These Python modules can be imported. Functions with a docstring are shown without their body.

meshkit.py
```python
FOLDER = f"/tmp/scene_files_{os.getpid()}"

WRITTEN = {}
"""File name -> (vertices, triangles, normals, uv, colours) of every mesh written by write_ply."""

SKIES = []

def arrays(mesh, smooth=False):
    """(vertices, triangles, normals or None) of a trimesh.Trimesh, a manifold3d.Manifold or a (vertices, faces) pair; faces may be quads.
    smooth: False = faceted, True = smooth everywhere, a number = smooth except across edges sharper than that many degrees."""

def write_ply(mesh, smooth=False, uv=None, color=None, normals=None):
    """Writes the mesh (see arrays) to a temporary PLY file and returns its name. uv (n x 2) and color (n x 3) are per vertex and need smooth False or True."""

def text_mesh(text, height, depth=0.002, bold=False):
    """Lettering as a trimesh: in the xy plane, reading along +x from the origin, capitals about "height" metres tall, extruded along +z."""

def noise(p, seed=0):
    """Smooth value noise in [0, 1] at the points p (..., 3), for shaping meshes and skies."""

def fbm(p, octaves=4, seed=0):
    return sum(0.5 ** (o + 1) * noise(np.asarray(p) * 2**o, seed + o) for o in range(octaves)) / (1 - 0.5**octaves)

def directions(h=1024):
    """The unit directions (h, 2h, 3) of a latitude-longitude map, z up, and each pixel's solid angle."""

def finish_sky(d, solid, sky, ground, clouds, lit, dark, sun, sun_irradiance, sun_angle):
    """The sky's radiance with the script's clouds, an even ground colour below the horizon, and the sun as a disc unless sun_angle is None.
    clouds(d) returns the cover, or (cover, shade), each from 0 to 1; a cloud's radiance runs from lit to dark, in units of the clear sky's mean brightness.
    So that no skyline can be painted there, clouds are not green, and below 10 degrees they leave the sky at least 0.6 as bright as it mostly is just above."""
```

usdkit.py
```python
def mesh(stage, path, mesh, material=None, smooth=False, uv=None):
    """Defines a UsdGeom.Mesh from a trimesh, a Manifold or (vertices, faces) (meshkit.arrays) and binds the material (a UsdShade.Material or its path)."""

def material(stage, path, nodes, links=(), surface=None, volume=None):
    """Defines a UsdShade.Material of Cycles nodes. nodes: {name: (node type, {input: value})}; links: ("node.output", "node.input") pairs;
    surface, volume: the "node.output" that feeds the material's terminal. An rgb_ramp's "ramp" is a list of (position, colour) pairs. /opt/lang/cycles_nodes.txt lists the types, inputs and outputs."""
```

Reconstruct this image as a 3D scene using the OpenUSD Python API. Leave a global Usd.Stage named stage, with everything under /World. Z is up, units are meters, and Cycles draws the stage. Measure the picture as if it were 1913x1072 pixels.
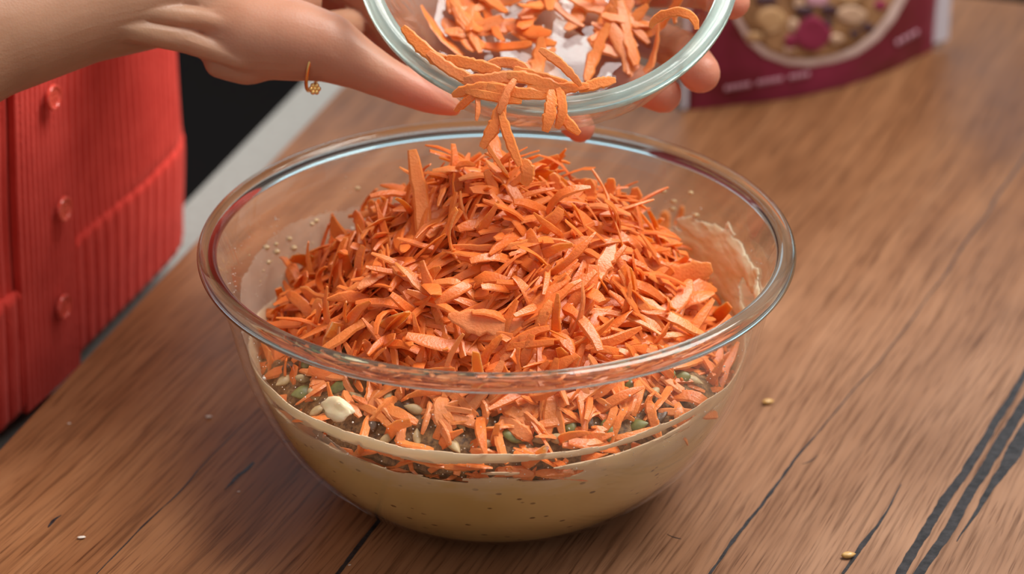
import math, random
import numpy as np, trimesh, manifold3d as m3, shapely.geometry as sg
from scipy.interpolate import PchipInterpolator, CubicSpline
from pxr import Usd, UsdGeom, UsdLux, UsdShade, Gf, Sdf
import usdkit, meshkit

stage = Usd.Stage.CreateInMemory()
UsdGeom.SetStageUpAxis(stage, UsdGeom.Tokens.z); UsdGeom.SetStageMetersPerUnit(stage, 1.0)
UsdGeom.Xform.Define(stage, '/World'); UsdGeom.Scope.Define(stage, '/World/Looks')
rng = np.random.default_rng(7)

# ------------------------------------------------------------------ camera
FPX = 6000.0; PITCH = math.radians(26.8); BOWL_H = 0.1163
FWD = np.array([0, math.cos(PITCH), -math.sin(PITCH)]); UP = np.array([0, math.sin(PITCH), math.cos(PITCH)]); RT = np.array([1.0, 0, 0])
CAM = np.array([0.00636, -1.2047, BOWL_H + 0.5848])
cam = UsdGeom.Camera.Define(stage, '/World/camera')
cam.CreateHorizontalApertureAttr(36.0); cam.CreateVerticalApertureAttr(36.0 * 1072 / 1913)
cam.CreateFocalLengthAttr(36.0 * FPX / 1913); cam.CreateClippingRangeAttr(Gf.Vec2f(0.05, 60))
cam.CreateFStopAttr(7.0); cam.CreateFocusDistanceAttr(1.30)
cam.CreateExposureAttr(-0.01)
mx = Gf.Matrix4d(*RT, 0, *UP, 0, *(-FWD), 0, *CAM, 1)
cam.AddTransformOp().Set(mx)
# ------------------------------------------------------------------ light
def rect_light(name, pos, target, w, h, color, intensity):
    l = UsdLux.RectLight.Define(stage, '/World/' + name)
    pos = np.array(pos, float); zax = pos - np.array(target, float); zax /= np.linalg.norm(zax)
    xax = np.cross([0, 0, 1], zax); xax /= np.linalg.norm(xax); yax = np.cross(zax, xax)
    l.AddTransformOp().Set(Gf.Matrix4d(*xax, 0, *yax, 0, *zax, 0, *pos, 1))
    l.CreateWidthAttr(w); l.CreateHeightAttr(h); l.CreateColorAttr(Gf.Vec3f(*color)); l.CreateIntensityAttr(intensity)
    return l
rect_light('ceiling_light', (0.72, 0.26, 1.46), (0, 0.05, 0.1), 0.95, 0.95, (1.0, 0.955, 0.90), 15.5)
rect_light('window_light', (0.10, 1.64, 0.56), (0.05, 0, 0.1), 1.0, 0.28, (0.46, 0.79, 1.0), 2.4)
rect_light('ceiling_lamp', (0.06, 0.22, 1.55), (0.06, 0.2199, 0.1), 0.30, 0.22, (1.0, 0.96, 0.92), 9.0)
dome = UsdLux.DomeLight.Define(stage, '/World/room_light')
dome.CreateColorAttr(Gf.Vec3f(1.0, 0.96, 0.92)); dome.CreateIntensityAttr(0.15)

# ------------------------------------------------------------------ helpers
def at(px, py, depth):          # the world point seen at a pixel of the photograph, at a distance along the view axis
    return CAM + depth * (FWD + RT * (px - 956.5) / FPX + UP * (536 - py) / FPX)
def on_z(px, py, z=0.0):
    r = FWD + RT * (px - 956.5) / FPX + UP * (536 - py) / FPX
    return CAM + r * (z - CAM[2]) / r[2]
used = {}
def free(path):
    n = used.get(path, 0); used[path] = n + 1
    return path if n == 0 else f'{path}_{n:03d}'
def data(prim, label=None, cat=None, group=None, kind=None):
    for k, v in (('label', label), ('category', cat), ('group', group), ('kind', kind)):
        if v: prim.SetCustomDataByKey(k, v)
    return prim
def mat(name, nodes, links=(), surface='p.BSDF', **kw):
    return usdkit.material(stage, '/World/Looks/' + name, nodes, links, surface=surface, **kw)
def thing(name, label, cat, group=None, loc=(0, 0, 0)):
    x = UsdGeom.Xform.Define(stage, free('/World/' + name)); x.AddTranslateOp().Set(Gf.Vec3d(*map(float, loc)))
    return data(x.GetPrim(), label, cat, group)
def put(name, mesh, material, parent=None, smooth=35, **kw):
    base = '/World' if parent is None else str(parent.GetPath())
    m = usdkit.mesh(stage, free(f'{base}/{name}'), mesh, material, smooth=smooth)
    return data(m.GetPrim(), **kw)
def solo(name, mesh, material, label, cat, group=None, kind=None, smooth=35):
    """A top-level thing of one mesh, its origin at the foot of the mesh."""
    v, f, n = meshkit.arrays(mesh, smooth)
    c = np.array([(v[:, 0].min() + v[:, 0].max()) / 2, (v[:, 1].min() + v[:, 1].max()) / 2, v[:, 2].min()])
    p = free('/World/' + name)
    m = usdkit.mesh(stage, p, (v - c, f), material, smooth=False)
    if n is not None:
        from pxr import Vt
        m.CreateNormalsAttr(Vt.Vec3fArray.FromNumpy(n.astype(np.float32))); m.SetNormalsInterpolation('vertex')
    m.AddTranslateOp().Set(Gf.Vec3d(*map(float, c)))
    return data(m.GetPrim(), label, cat, group, kind)
def cat_mesh(parts):
    vs, fs, o = [], [], 0
    for v, f in parts:
        vs.append(v); fs.append(np.asarray(f) + o); o += len(v)
    return np.vstack(vs), np.vstack(fs)
def grid_faces(n, m, wrap_n=False, wrap_m=False):
    i, j = np.meshgrid(np.arange(n if wrap_n else n - 1), np.arange(m if wrap_m else m - 1), indexing='ij')
    a = i * m + j; b = ((i + 1) % n) * m + j; c = ((i + 1) % n) * m + (j + 1) % m; d = i * m + (j + 1) % m
    a, b, c, d = (t.ravel() for t in (a, b, c, d))
    return np.vstack([np.stack([a, b, c], 1), np.stack([a, c, d], 1)])
def lathe(r, z, n=128):
    """Closed solid of revolution of the closed profile (r, z), counter-clockwise."""
    r, z = np.asarray(r, float), np.asarray(z, float); ph = np.linspace(0, 2 * np.pi, n, endpoint=False)
    v = np.stack([np.outer(np.cos(ph), r), np.outer(np.sin(ph), r), np.tile(z, (n, 1))], -1).reshape(-1, 3)
    return v, grid_faces(n, len(r), True, True)
def lathe_axis(pts, n=128):
    """Revolves a profile whose first and last points are on the axis."""
    cs = m3.CrossSection([[tuple(p) for p in pts]], m3.FillRule.NonZero)
    return m3.Manifold.revolve(cs, n)
def box(x0, x1, y0, y1, z0, z1):
    b = trimesh.creation.box((x1 - x0, y1 - y0, z1 - z0)); b.apply_translation(((x0 + x1) / 2, (y0 + y1) / 2, (z0 + z1) / 2)); return b
def prism(poly, z0, z1):
    """poly: (n, 2) points, extruded between the heights."""
    m = trimesh.creation.extrude_polygon(sg.Polygon(poly).buffer(0), z1 - z0, engine='earcut'); m.apply_translation((0, 0, z0)); return m
def sphere(r, seg=16): return m3.Manifold.sphere(r, seg)
def hull_chain(chain, seg=20):
    """Union of the hulls of successive (point, radius) spheres."""
    out = []
    for (a, ra), (b, rb) in zip(chain, chain[1:]):
        out.append(m3.Manifold.batch_hull([sphere(ra, seg).translate(tuple(a)), sphere(rb, seg).translate(tuple(b))]))
    return out
def frame(n, ref=(0, 0, 1)):
    n = np.asarray(n, float) / np.linalg.norm(n); x = np.cross(ref, n); x /= np.linalg.norm(x); return x, np.cross(n, x), n

# ------------------------------------------------------------------ materials
GRAIN = math.atan2(0.925, 0.38)
def wood_material():
    N = {'g': ('geometry', {}),
         'm': ('mapping', {'mapping_type': 'texture', 'rotation': (0, 0, GRAIN)}),       # x now runs along the grain
         'wl': ('noise_texture', {'scale': 3.0, 'detail': 1.0}),
         'wv': ('vector_math', {'math_type': 'subtract', 'vector2': (0.5, 0.5, 0.5)}),
         'ws': ('vector_math', {'math_type': 'scale', 'scale': 0.035}),
         'wa': ('vector_math', {'math_type': 'add'}),
         'm1': ('mapping', {'scale': (2.6, 62.0, 1.0)}), 'n1': ('noise_texture', {'scale': 1.0, 'detail': 6.0, 'roughness': 0.62, 'distortion': 0.5}),
         'm2': ('mapping', {'scale': (16.0, 420.0, 1.0)}), 'n2': ('noise_texture', {'scale': 1.0, 'detail': 3.0, 'roughness': 0.6}),
         'm3': ('mapping', {'scale': (28.0, 900.0, 1.0)}), 'n3': ('noise_texture', {'scale': 1.0, 'detail': 2.0}),
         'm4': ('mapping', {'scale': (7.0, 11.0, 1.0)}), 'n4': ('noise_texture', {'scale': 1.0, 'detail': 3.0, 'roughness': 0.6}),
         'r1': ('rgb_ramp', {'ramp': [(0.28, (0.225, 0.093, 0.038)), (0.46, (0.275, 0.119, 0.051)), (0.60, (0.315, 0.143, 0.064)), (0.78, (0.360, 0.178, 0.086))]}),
         'r2': ('rgb_ramp', {'ramp': [(0.34, (0.50, 0.46, 0.43)), (0.50, (1, 1, 1)), (0.75, (1.14, 1.12, 1.08))]}),
         'r3': ('rgb_ramp', {'ramp': [(0.30, (0.34, 0.26, 0.24)), (0.40, (1, 1, 1))]}),
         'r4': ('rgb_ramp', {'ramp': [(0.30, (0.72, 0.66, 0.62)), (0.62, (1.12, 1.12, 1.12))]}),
         'q1': ('rgb_ramp', {'ramp': [(0.28, (0.195, 0.104, 0.062)), (0.46, (0.240, 0.132, 0.080)), (0.60, (0.275, 0.156, 0.097)), (0.78, (0.320, 0.190, 0.121))]}),  # paler, greyer ramp: the sheen on the right put into the colour
         'sx': ('separate_xyz', {}), 'sm': ('map_range', {'range_type': 'smoothstep', 'from_min': 0.10, 'from_max': -0.20, 'to_min': 0.0, 'to_max': 1.0}), 'su': ('map_range', {'range_type': 'smoothstep', 'from_min': 0.12, 'from_max': 0.46, 'to_min': 1.0, 'to_max': 0.0}), 'sp': ('math', {'math_type': 'multiply'}), 'sd': ('map_range', {'to_min': 0.56, 'to_max': 1.0}), 'xd': ('mix_color', {'blend_type': 'multiply', 'fac': 1.0}), 'xs': ('mix_color', {'blend_type': 'mix'}),  # blends that sheen tone in rightwards; back darkened in colour to offset the light
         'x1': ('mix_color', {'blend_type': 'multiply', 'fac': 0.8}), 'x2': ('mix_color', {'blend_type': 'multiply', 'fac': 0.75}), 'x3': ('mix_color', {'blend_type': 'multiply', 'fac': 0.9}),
         'b': ('bump', {'strength': 0.25, 'distance': 0.0006}),
         'rr': ('map_range', {'from_min': 0.3, 'from_max': 0.7, 'to_min': 0.36, 'to_max': 0.52}),
         'p': ('principled_bsdf', {'specular_ior_level': 0.12})}
    L = [('g.position', 'm.vector'), ('m.vector', 'wl.vector'), ('wl.color', 'wv.vector1'), ('wv.vector', 'ws.vector1'), ('m.vector', 'wa.vector1'), ('ws.vector', 'wa.vector2')]
    for k in '1234': L += [('wa.vector', f'm{k}.vector'), (f'm{k}.vector', f'n{k}.vector'), (f'n{k}.fac', f'r{k}.fac')]
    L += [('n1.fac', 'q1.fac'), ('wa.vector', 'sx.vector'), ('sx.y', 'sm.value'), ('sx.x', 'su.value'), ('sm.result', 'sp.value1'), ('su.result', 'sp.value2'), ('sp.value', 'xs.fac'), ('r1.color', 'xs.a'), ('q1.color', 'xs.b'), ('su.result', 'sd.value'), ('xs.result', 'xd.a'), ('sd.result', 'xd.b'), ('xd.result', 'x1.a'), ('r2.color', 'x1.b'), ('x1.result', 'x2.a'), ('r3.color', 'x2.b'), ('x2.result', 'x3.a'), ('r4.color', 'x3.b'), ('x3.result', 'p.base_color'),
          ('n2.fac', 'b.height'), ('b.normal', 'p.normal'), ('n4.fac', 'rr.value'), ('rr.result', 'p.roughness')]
    return mat('oiled_timber', N, L)
M = {}
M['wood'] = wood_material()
def plain(name, color, rough=0.5, **kw):
    M[name] = mat(name, {'p': ('principled_bsdf', dict(base_color=color, roughness=rough, **kw))}); return M[name]
def mottled(name, c1, c2, scale, rough=0.5, bump=0.0, bscale=None, lo=0.35, hi=0.65, **kw):
    N = {'t': ('texture_coordinate', {}), 'n': ('noise_texture', {'scale': scale, 'detail': 4.0, 'roughness': 0.6}), 'r': ('rgb_ramp', {'ramp': [(lo, c1), (hi, c2)]}),
         'p': ('principled_bsdf', dict(roughness=rough, **kw))}
    L = [('t.object', 'n.vector'), ('n.fac', 'r.fac'), ('r.color', 'p.base_color')]
    if bump:
        N['n2'] = ('noise_texture', {'scale': bscale or scale, 'detail': 4.0}); N['b'] = ('bump', {'strength': 0.6, 'distance': bump})
        L += [('t.object', 'n2.vector'), ('n2.fac', 'b.height'), ('b.normal', 'p.normal')]
    M[name] = mat(name, N, L); return M[name]
mottled('resin', (0.014, 0.013, 0.014), (0.034, 0.031, 0.033), 260, 0.42, 0.0004, 500, specular_ior_level=0.25)
mottled('bench_stone', (0.27, 0.265, 0.245), (0.32, 0.315, 0.295), 240, 0.6, specular_ior_level=0.10)
plain('charcoal', (0.022, 0.022, 0.025), 0.5); plain('black', (0.006, 0.005, 0.006), 0.35); plain('floor_tile', (0.22, 0.20, 0.19), 0.6)
plain('wall_paint', (0.55, 0.54, 0.52), 0.8)
M['glass'] = mat('clear_glass', {'g': ('glass_bsdf', {'color': (0.90, 0.935, 0.92), 'roughness': 0.0, 'IOR': 1.47})}, surface='g.BSDF')
M['glass_small'] = mat('greenish_glass', {'g': ('glass_bsdf', {'color': (0.95, 0.985, 0.975), 'roughness': 0.01, 'IOR': 1.46})}, surface='g.BSDF')
def thin_glass(name, tint, gloss=1.0, rough=0.02):
    N = {'g': ('geometry', {}), 'i': ('math', {'math_type': 'multiply_add', 'value2': 1 / 1.47 - 1.47, 'value3': 1.47}), 'f': ('fresnel', {}), 'k': ('math', {'math_type': 'multiply', 'value2': gloss, 'use_clamp': True}),
         't': ('transparent_bsdf', {'color': tint}), 's': ('glossy_bsdf', {'color': (1, 1, 1), 'roughness': rough}), 'x': ('mix_closure', {})}
    M[name] = mat(name, N, [('g.backfacing', 'i.value1'), ('i.value', 'f.IOR'), ('f.fac', 'k.value1'), ('k.value', 'x.fac'), ('t.BSDF', 'x.closure1'), ('s.BSDF', 'x.closure2')], surface='x.closure')
thin_glass('thin_glass', (0.985, 0.99, 0.985)); thin_glass('thin_glass_small', (0.965, 0.985, 0.98))
M['lip_glass'] = mat('ground_lip_glass', {'p': ('principled_bsdf', {'base_color': (0.54, 0.70, 0.66), 'roughness': 0.14, 'transmission_weight': 0.72, 'ior': 1.46})})
def carrot(name, c1, c2, c3):
    N = {'t': ('texture_coordinate', {}), 'g': ('geometry', {}), 'o': ('object_info', {}),
         'n': ('noise_texture', {'scale': 160.0, 'detail': 3.0}), 'r': ('rgb_ramp', {'ramp': [(0.25, c1), (0.5, c2), (0.75, c3)]}),
         'n0': ('noise_texture', {'scale': 45.0, 'detail': 2.0}), 'a': ('math', {'math_type': 'add'}), 'h': ('math', {'math_type': 'multiply', 'value2': 0.5}),
         'n2': ('noise_texture', {'scale': 900.0, 'detail': 3.0}), 'b': ('bump', {'strength': 0.55, 'distance': 0.0005}),
         'p': ('principled_bsdf', {'roughness': 0.36, 'subsurface_weight': 0.3, 'subsurface_radius': (1.0, 0.45, 0.2), 'subsurface_scale': 0.0009, 'specular_ior_level': 0.45})}
    L = [('g.position', 'n.vector'), ('g.position', 'n0.vector'), ('n.fac', 'a.value1'), ('n0.fac', 'a.value2'), ('a.value', 'h.value1'), ('h.value', 'r.fac'), ('r.color', 'p.base_color'),
         ('g.position', 'n2.vector'), ('n2.fac', 'b.height'), ('b.normal', 'p.normal')]
    M[name] = mat(name, N, L)
carrot('carrot', (0.78, 0.170, 0.032), (0.84, 0.210, 0.048), (0.88, 0.260, 0.076))
carrot('carrot_pale', (0.76, 0.175, 0.040), (0.81, 0.22, 0.070), (0.84, 0.27, 0.105))
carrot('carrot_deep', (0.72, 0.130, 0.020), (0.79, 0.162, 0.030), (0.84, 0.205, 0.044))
def batter_material():
    N = {'g': ('geometry', {}), 'n': ('noise_texture', {'scale': 28.0, 'detail': 3.0}), 'r': ('rgb_ramp', {'ramp': [(0.3, (0.60, 0.37, 0.115)), (0.7, (0.68, 0.45, 0.175))]}),
         'm': ('mapping', {'scale': (1.0, 1.0, 1.8)}), 'v': ('voronoi_texture', {'scale': 125.0, 'feature': 'f1'}), 'rv': ('rgb_ramp', {'ramp': [(0.13, (0.24, 0.17, 0.10)), (0.20, (1, 1, 1))]}),
         'n3': ('noise_texture', {'scale': 60.0, 'detail': 1.0}), 'r3': ('rgb_ramp', {'ramp': [(0.38, (0, 0, 0)), (0.45, (1, 1, 1))]}),
         'x': ('mix_color', {'blend_type': 'multiply'}),
         'p': ('principled_bsdf', {'roughness': 0.38, 'subsurface_weight': 0.2, 'subsurface_radius': (1.0, 0.6, 0.3), 'subsurface_scale': 0.003})}
    L = [('g.position', 'n.vector'), ('n.fac', 'r.fac'), ('g.position', 'm.vector'), ('m.vector', 'v.vector'), ('v.distance', 'rv.fac'), ('g.position', 'n3.vector'), ('n3.fac', 'r3.fac'),
         ('r3.color', 'x.fac'), ('r.color', 'x.a'), ('rv.color', 'x.b'), ('x.result', 'p.base_color')]
    return mat('cake_batter', N, L)
M['batter'] = batter_material()
M['smear'] = mat('smeared_batter', {'g': ('geometry', {}), 'n': ('noise_texture', {'scale': 28.0, 'detail': 3.0}), 'r': ('rgb_ramp', {'ramp': [(0.3, (0.60, 0.37, 0.115)), (0.7, (0.68, 0.45, 0.175))]}),
    'm': ('mapping', {'scale': (1.0, 1.0, 1.8)}), 'v': ('voronoi_texture', {'scale': 125.0}), 'rv': ('rgb_ramp', {'ramp': [(0.13, (0.24, 0.17, 0.10)), (0.20, (1, 1, 1))]}), 'n3': ('noise_texture', {'scale': 60.0, 'detail': 1.0}), 'r3': ('rgb_ramp', {'ramp': [(0.38, (0, 0, 0)), (0.45, (1, 1, 1))]}),
    'x': ('mix_color', {'blend_type': 'multiply'}), 's': ('separate_xyz', {}), 'mm': ('mapping', {'scale': (60, 60, 160)}), 'n4': ('noise_texture', {'scale': 1.0, 'detail': 4.0}), 'a': ('math', {'math_type': 'multiply_add', 'value2': 0.026}),
    'k': ('map_range', {'range_type': 'smoothstep', 'from_min': 0.058, 'from_max': 0.074}), 'c': ('mix_color', {'b': (0.70, 0.52, 0.32)}),
    'p': ('principled_bsdf', {'roughness': 0.38, 'subsurface_weight': 0.2, 'subsurface_radius': (1.0, 0.6, 0.3), 'subsurface_scale': 0.003})},
    [('g.position', 'n.vector'), ('n.fac', 'r.fac'), ('g.position', 'm.vector'), ('m.vector', 'v.vector'), ('v.distance', 'rv.fac'), ('g.position', 'n3.vector'), ('n3.fac', 'r3.fac'), ('r3.color', 'x.fac'), ('r.color', 'x.a'), ('rv.color', 'x.b'),
     ('g.position', 's.vector'), ('g.position', 'mm.vector'), ('mm.vector', 'n4.vector'), ('n4.fac', 'a.value1'), ('s.z', 'a.value3'), ('a.value', 'k.value'), ('k.result', 'c.fac'), ('x.result', 'c.a'), ('c.result', 'p.base_color')])
mottled('batter_cream', (0.74, 0.56, 0.33), (0.84, 0.70, 0.49), 60, 0.35, subsurface_weight=0.2, subsurface_scale=0.003)
mottled('spice', (0.055, 0.026, 0.012), (0.27, 0.145, 0.055), 420, 0.7, 0.0014, 420)
mottled('pepita', (0.09, 0.10, 0.022), (0.19, 0.19, 0.055), 180, 0.4)
mottled('sultana', (0.045, 0.022, 0.012), (0.10, 0.045, 0.02), 200, 0.45, 0.0006, 300)
mottled('sunflower', (0.33, 0.22, 0.10), (0.47, 0.34, 0.17), 250, 0.5)
mottled('golden_seed', (0.45, 0.25, 0.07), (0.58, 0.36, 0.13), 250, 0.35)
plain('droplet', (0.66, 0.46, 0.24), 0.12); plain('white_speck', (0.75, 0.66, 0.58), 0.4)
M['film'] = mat('milky_film', {'g': ('geometry', {}), 'n': ('noise_texture', {'scale': 40.0, 'detail': 4.0}), 'r': ('rgb_ramp', {'ramp': [(0.35, (0.16, 0.16, 0.16)), (0.7, (0.42, 0.42, 0.42))]}),
                'd': ('principled_bsdf', {'base_color': (0.66, 0.53, 0.42), 'roughness': 0.3}), 't': ('transparent_bsdf', {}), 'x': ('mix_closure', {})},
                [('g.position', 'n.vector'), ('n.fac', 'r.fac'), ('r.color', 'x.fac'), ('t.BSDF', 'x.closure1'), ('d.BSDF', 'x.closure2')], surface='x.closure')

# ------------------------------------------------------------------ the room
def struct(name, mesh, m, smooth=False): return put(name, mesh, m, None, smooth, kind='structure')
EDGE = np.array([0.310, 0.951]); EDGE /= np.linalg.norm(EDGE); OUT = np.array([-EDGE[1], EDGE[0]])   # along the worktop's edge, and outwards to the cook
def along(s, o=0.0): return np.array([-0.1745, 0.1645]) + EDGE * s + OUT * o
FLOOR = -0.94
struct('floor', box(-3.0, 3.0, -2.6, 2.75, FLOOR - 0.05, FLOOR), M['floor_tile'])
struct('wall_back', box(-3.0, 3.0, 2.65, 2.75, FLOOR, 1.5), M['wall_paint'])
k = thing('kitchen_cabinet', 'dark charcoal kitchen cabinet run with black lower drawers in the shadowy background', 'cabinet', loc=(0, 1.72, FLOOR))
put('carcass', box(-2.4, 2.4, 0.05, 0.34, 0.10, 0.90), M['charcoal'], k, False)
put('plinth', box(-2.4, 2.4, 0.11, 0.34, 0.0, 0.10), M['black'], k, False)
put('cabinet_top', box(-2.42, 2.42, 0.0, 0.345, 0.90, 0.935), M['charcoal'], k, False)
for i in range(6):
    x0 = -2.38 + i * 0.795
    put('drawer_front', box(x0, x0 + 0.785, 0.03, 0.05, 0.50, 0.885), M['charcoal'], k, False)
    put('lower_drawer', box(x0, x0 + 0.785, 0.03, 0.05, 0.11, 0.488), M['black'], k, False)

# ------------------------------------------------------------------ grey bench and timber worktop
FAR = 0.520      # where the far end of the worktop lies along EDGE
def quad(s0, s1, o0, o1): return [along(s0, o0), along(s1, o0), along(s1, o1), along(s0, o1)]
k = thing('kitchen_bench', 'pale grey stone bench edge showing as a strip beyond the timber worktop', 'bench', loc=(0, 0, FLOOR))
put('bench_top', prism(quad(-0.8, FAR - 0.01, 0.0565, -0.86), -0.070 - FLOOR, -0.040 - FLOOR), M['bench_stone'], k, False)
put('bench_base', prism(quad(-0.78, FAR - 0.03, 0.03, -0.84), 0.0, -0.070 - FLOOR), M['charcoal'], k, False)

w = thing('timber_worktop', 'thick oiled brown timber worktop with black resin filled veins under the mixing bowl', 'worktop', loc=(0, 0, -0.04))
def slab():
    b = m3.CrossSection([[tuple(p) for p in quad(-0.8, FAR, 0.0, -0.85)]], m3.FillRule.NonZero)
    b = b if b.area() > 0 else m3.CrossSection([[tuple(p) for p in quad(-0.8, FAR, 0.0, -0.85)][::-1]])
    b = b.offset(-0.004, m3.JoinType.Round).offset(0.004, m3.JoinType.Round)
    return m3.Manifold.batch_hull([b.extrude(0.0385), b.offset(-0.0015, m3.JoinType.Round).extrude(0.04)])
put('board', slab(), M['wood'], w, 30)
def vein(points, widths, seed, ragged=0.25):
    """A resin vein: a thin inlay along a polyline of (x, y) with ragged edges, a hair proud of the board."""
    P = np.array(points, float); d = np.r_[0, np.cumsum(np.linalg.norm(np.diff(P, axis=0), axis=1))]
    t = np.linspace(0, d[-1], max(24, int(d[-1] / 0.002)))
    c = np.stack([PchipInterpolator(d, P[:, k])(t) for k in (0, 1)], 1); wd = np.interp(t, np.linspace(0, d[-1], len(widths)), widths)
    tg = np.gradient(c, axis=0); tg /= np.linalg.norm(tg, axis=1)[:, None]; nr = np.stack([-tg[:, 1], tg[:, 0]], 1)
    q = np.stack([t * 160, np.full_like(t, seed * 3.1), np.zeros_like(t)], 1)
    a = wd * (0.5 + ragged * (meshkit.fbm(q, 3, seed) - 0.5) * 2); b = wd * (0.5 + ragged * (meshkit.fbm(q + 50, 3, seed) - 0.5) * 2)
    c = c + nr * ((meshkit.noise(q * 0.25, seed + 9) - 0.5) * 0.0014)[:, None]
    l, r = c + nr * a[:, None], c - nr * b[:, None]
    n = len(t); z0, z1 = np.full((n, 1), 0.0392), np.full((n, 1), 0.04012)
    v = np.stack([np.hstack([l, z0]), np.hstack([r, z0]), np.hstack([r, z1]), np.hstack([l, z1])], 1).reshape(-1, 3)
    f = grid_faces(n, 4, False, True); f = np.vstack([f, [[0, 1, 2], [0, 2, 3]], [[4 * n - 4, 4 * n - 2, 4 * n - 3], [4 * n - 4, 4 * n - 1, 4 * n - 2]]])
    return v, f
g = lambda *pp: [on_z(*p)[:2] for p in pp]
veins = [
    (g((1290, 1120), (1326, 1072), (1388, 988), (1450, 906), (1530, 804), (1663, 650), (1790, 476), (1913, 292), (2010, 140)), [.0013, .0014, .0014, .0006, .0007, .0006, .0008, .0009, .0011, .0013, .0013, .0012], .35),
    (g((1640, 1150), (1683, 1072), (1740, 975), (1800, 885), (1860, 790), (1913, 703), (1990, 570)), [.0044, .0042, .0045, .0040, .0036, .0032, .0030], .14),
    (g((1672, 1150), (1718, 1072), (1775, 985), (1830, 890), (1913, 757), (1990, 630)), [.0042, .0044, .0047, .0052, .0056, .0056], .14),
    (g((1790, 1012), (1820, 960), (1862, 897), (1895, 842), (1930, 790)), [.0004, .0018, .0040, .0072, .0080], .16),
    (g((600, 1110), (632, 1072), (668, 1025), (705, 977), (745, 925), (800, 855)), [.0019, .0020, .0021, .0019, .0017, .0014], .2),
    (g((1575, 1072), (1612, 1020), (1650, 965), (1685, 905)), [.0014, .0024, .0010, .0004], .25),
    (g((420, 915), (440, 895), (458, 880), (475, 864)), [.0003, .0016, .0022, .0008], .5),
    (g((170, 1080), (255, 995), (318, 934), (400, 847), (483, 762)), [.0004, .0006, .0007, .0005, .0003], .4),
    (g((88, 985), (100, 972), (114, 962)), [.0003, .0016, .0003], .5),
    (g((1245, 998), (1258, 1004), (1272, 1007)), [.0002, .0009, .0003], .5),
    (g((1500, 868), (1515, 862), (1528, 850)), [.0002, .0006, .0002], .5)]
for i, (p, wd, rg) in enumerate(veins): put('resin_vein', vein(p, wd, i + 1, rg), M['resin'], w, False)

# ------------------------------------------------------------------ the large glass mixing bowl
PK = np.array([0, .02, .06, .14, .3, .55, .8, 1]); PR = np.array([.0487, .0547, .0664, .0784, .0943, .1071, .1141, .1200])
WALL = PchipInterpolator(PK * (BOWL_H - .004), PR)
def inner_r(z):          # the inner face of the wall at a height
    return np.where(np.asarray(z) < 0.0055, 0.0, WALL(np.clip(np.asarray(z, float) + 0.0016, 0, BOWL_H - .004)) - 0.0042)
RIM_R, RIM_T = 0.1206, 0.0042
def bowl_profile():
    zz = np.linspace(0, 1, 40) ** 1.5 * (BOWL_H - 0.0085)
    o = [(0, 0.0012), (0.036, 0.0012), (0.040, 0.0)] + [(float(WALL(z)), z) for z in zz]
    o = [p for p in o if p[1] < BOWL_H - 0.007] + [(RIM_R + .0004, BOWL_H - 0.006), (RIM_R + .0004, BOWL_H - 0.0036)]
    i = [(RIM_R - .0030, BOWL_H - 0.0036), (RIM_R - .0034, BOWL_H - 0.007)] + [(float(inner_r(z)), z) for z in np.linspace(BOWL_H - 0.0125, 0.0065, 40)]
    i += [(i[-1][0] - 0.006, 0.0052), (0, 0.0048)]
    return o + i
k = thing('mixing_bowl', 'large clear glass mixing bowl holding batter and a heap of grated carrot', 'bowl')
put('bowl_wall', lathe_axis(bowl_profile(), 200), M['thin_glass'], k, 40)
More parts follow.
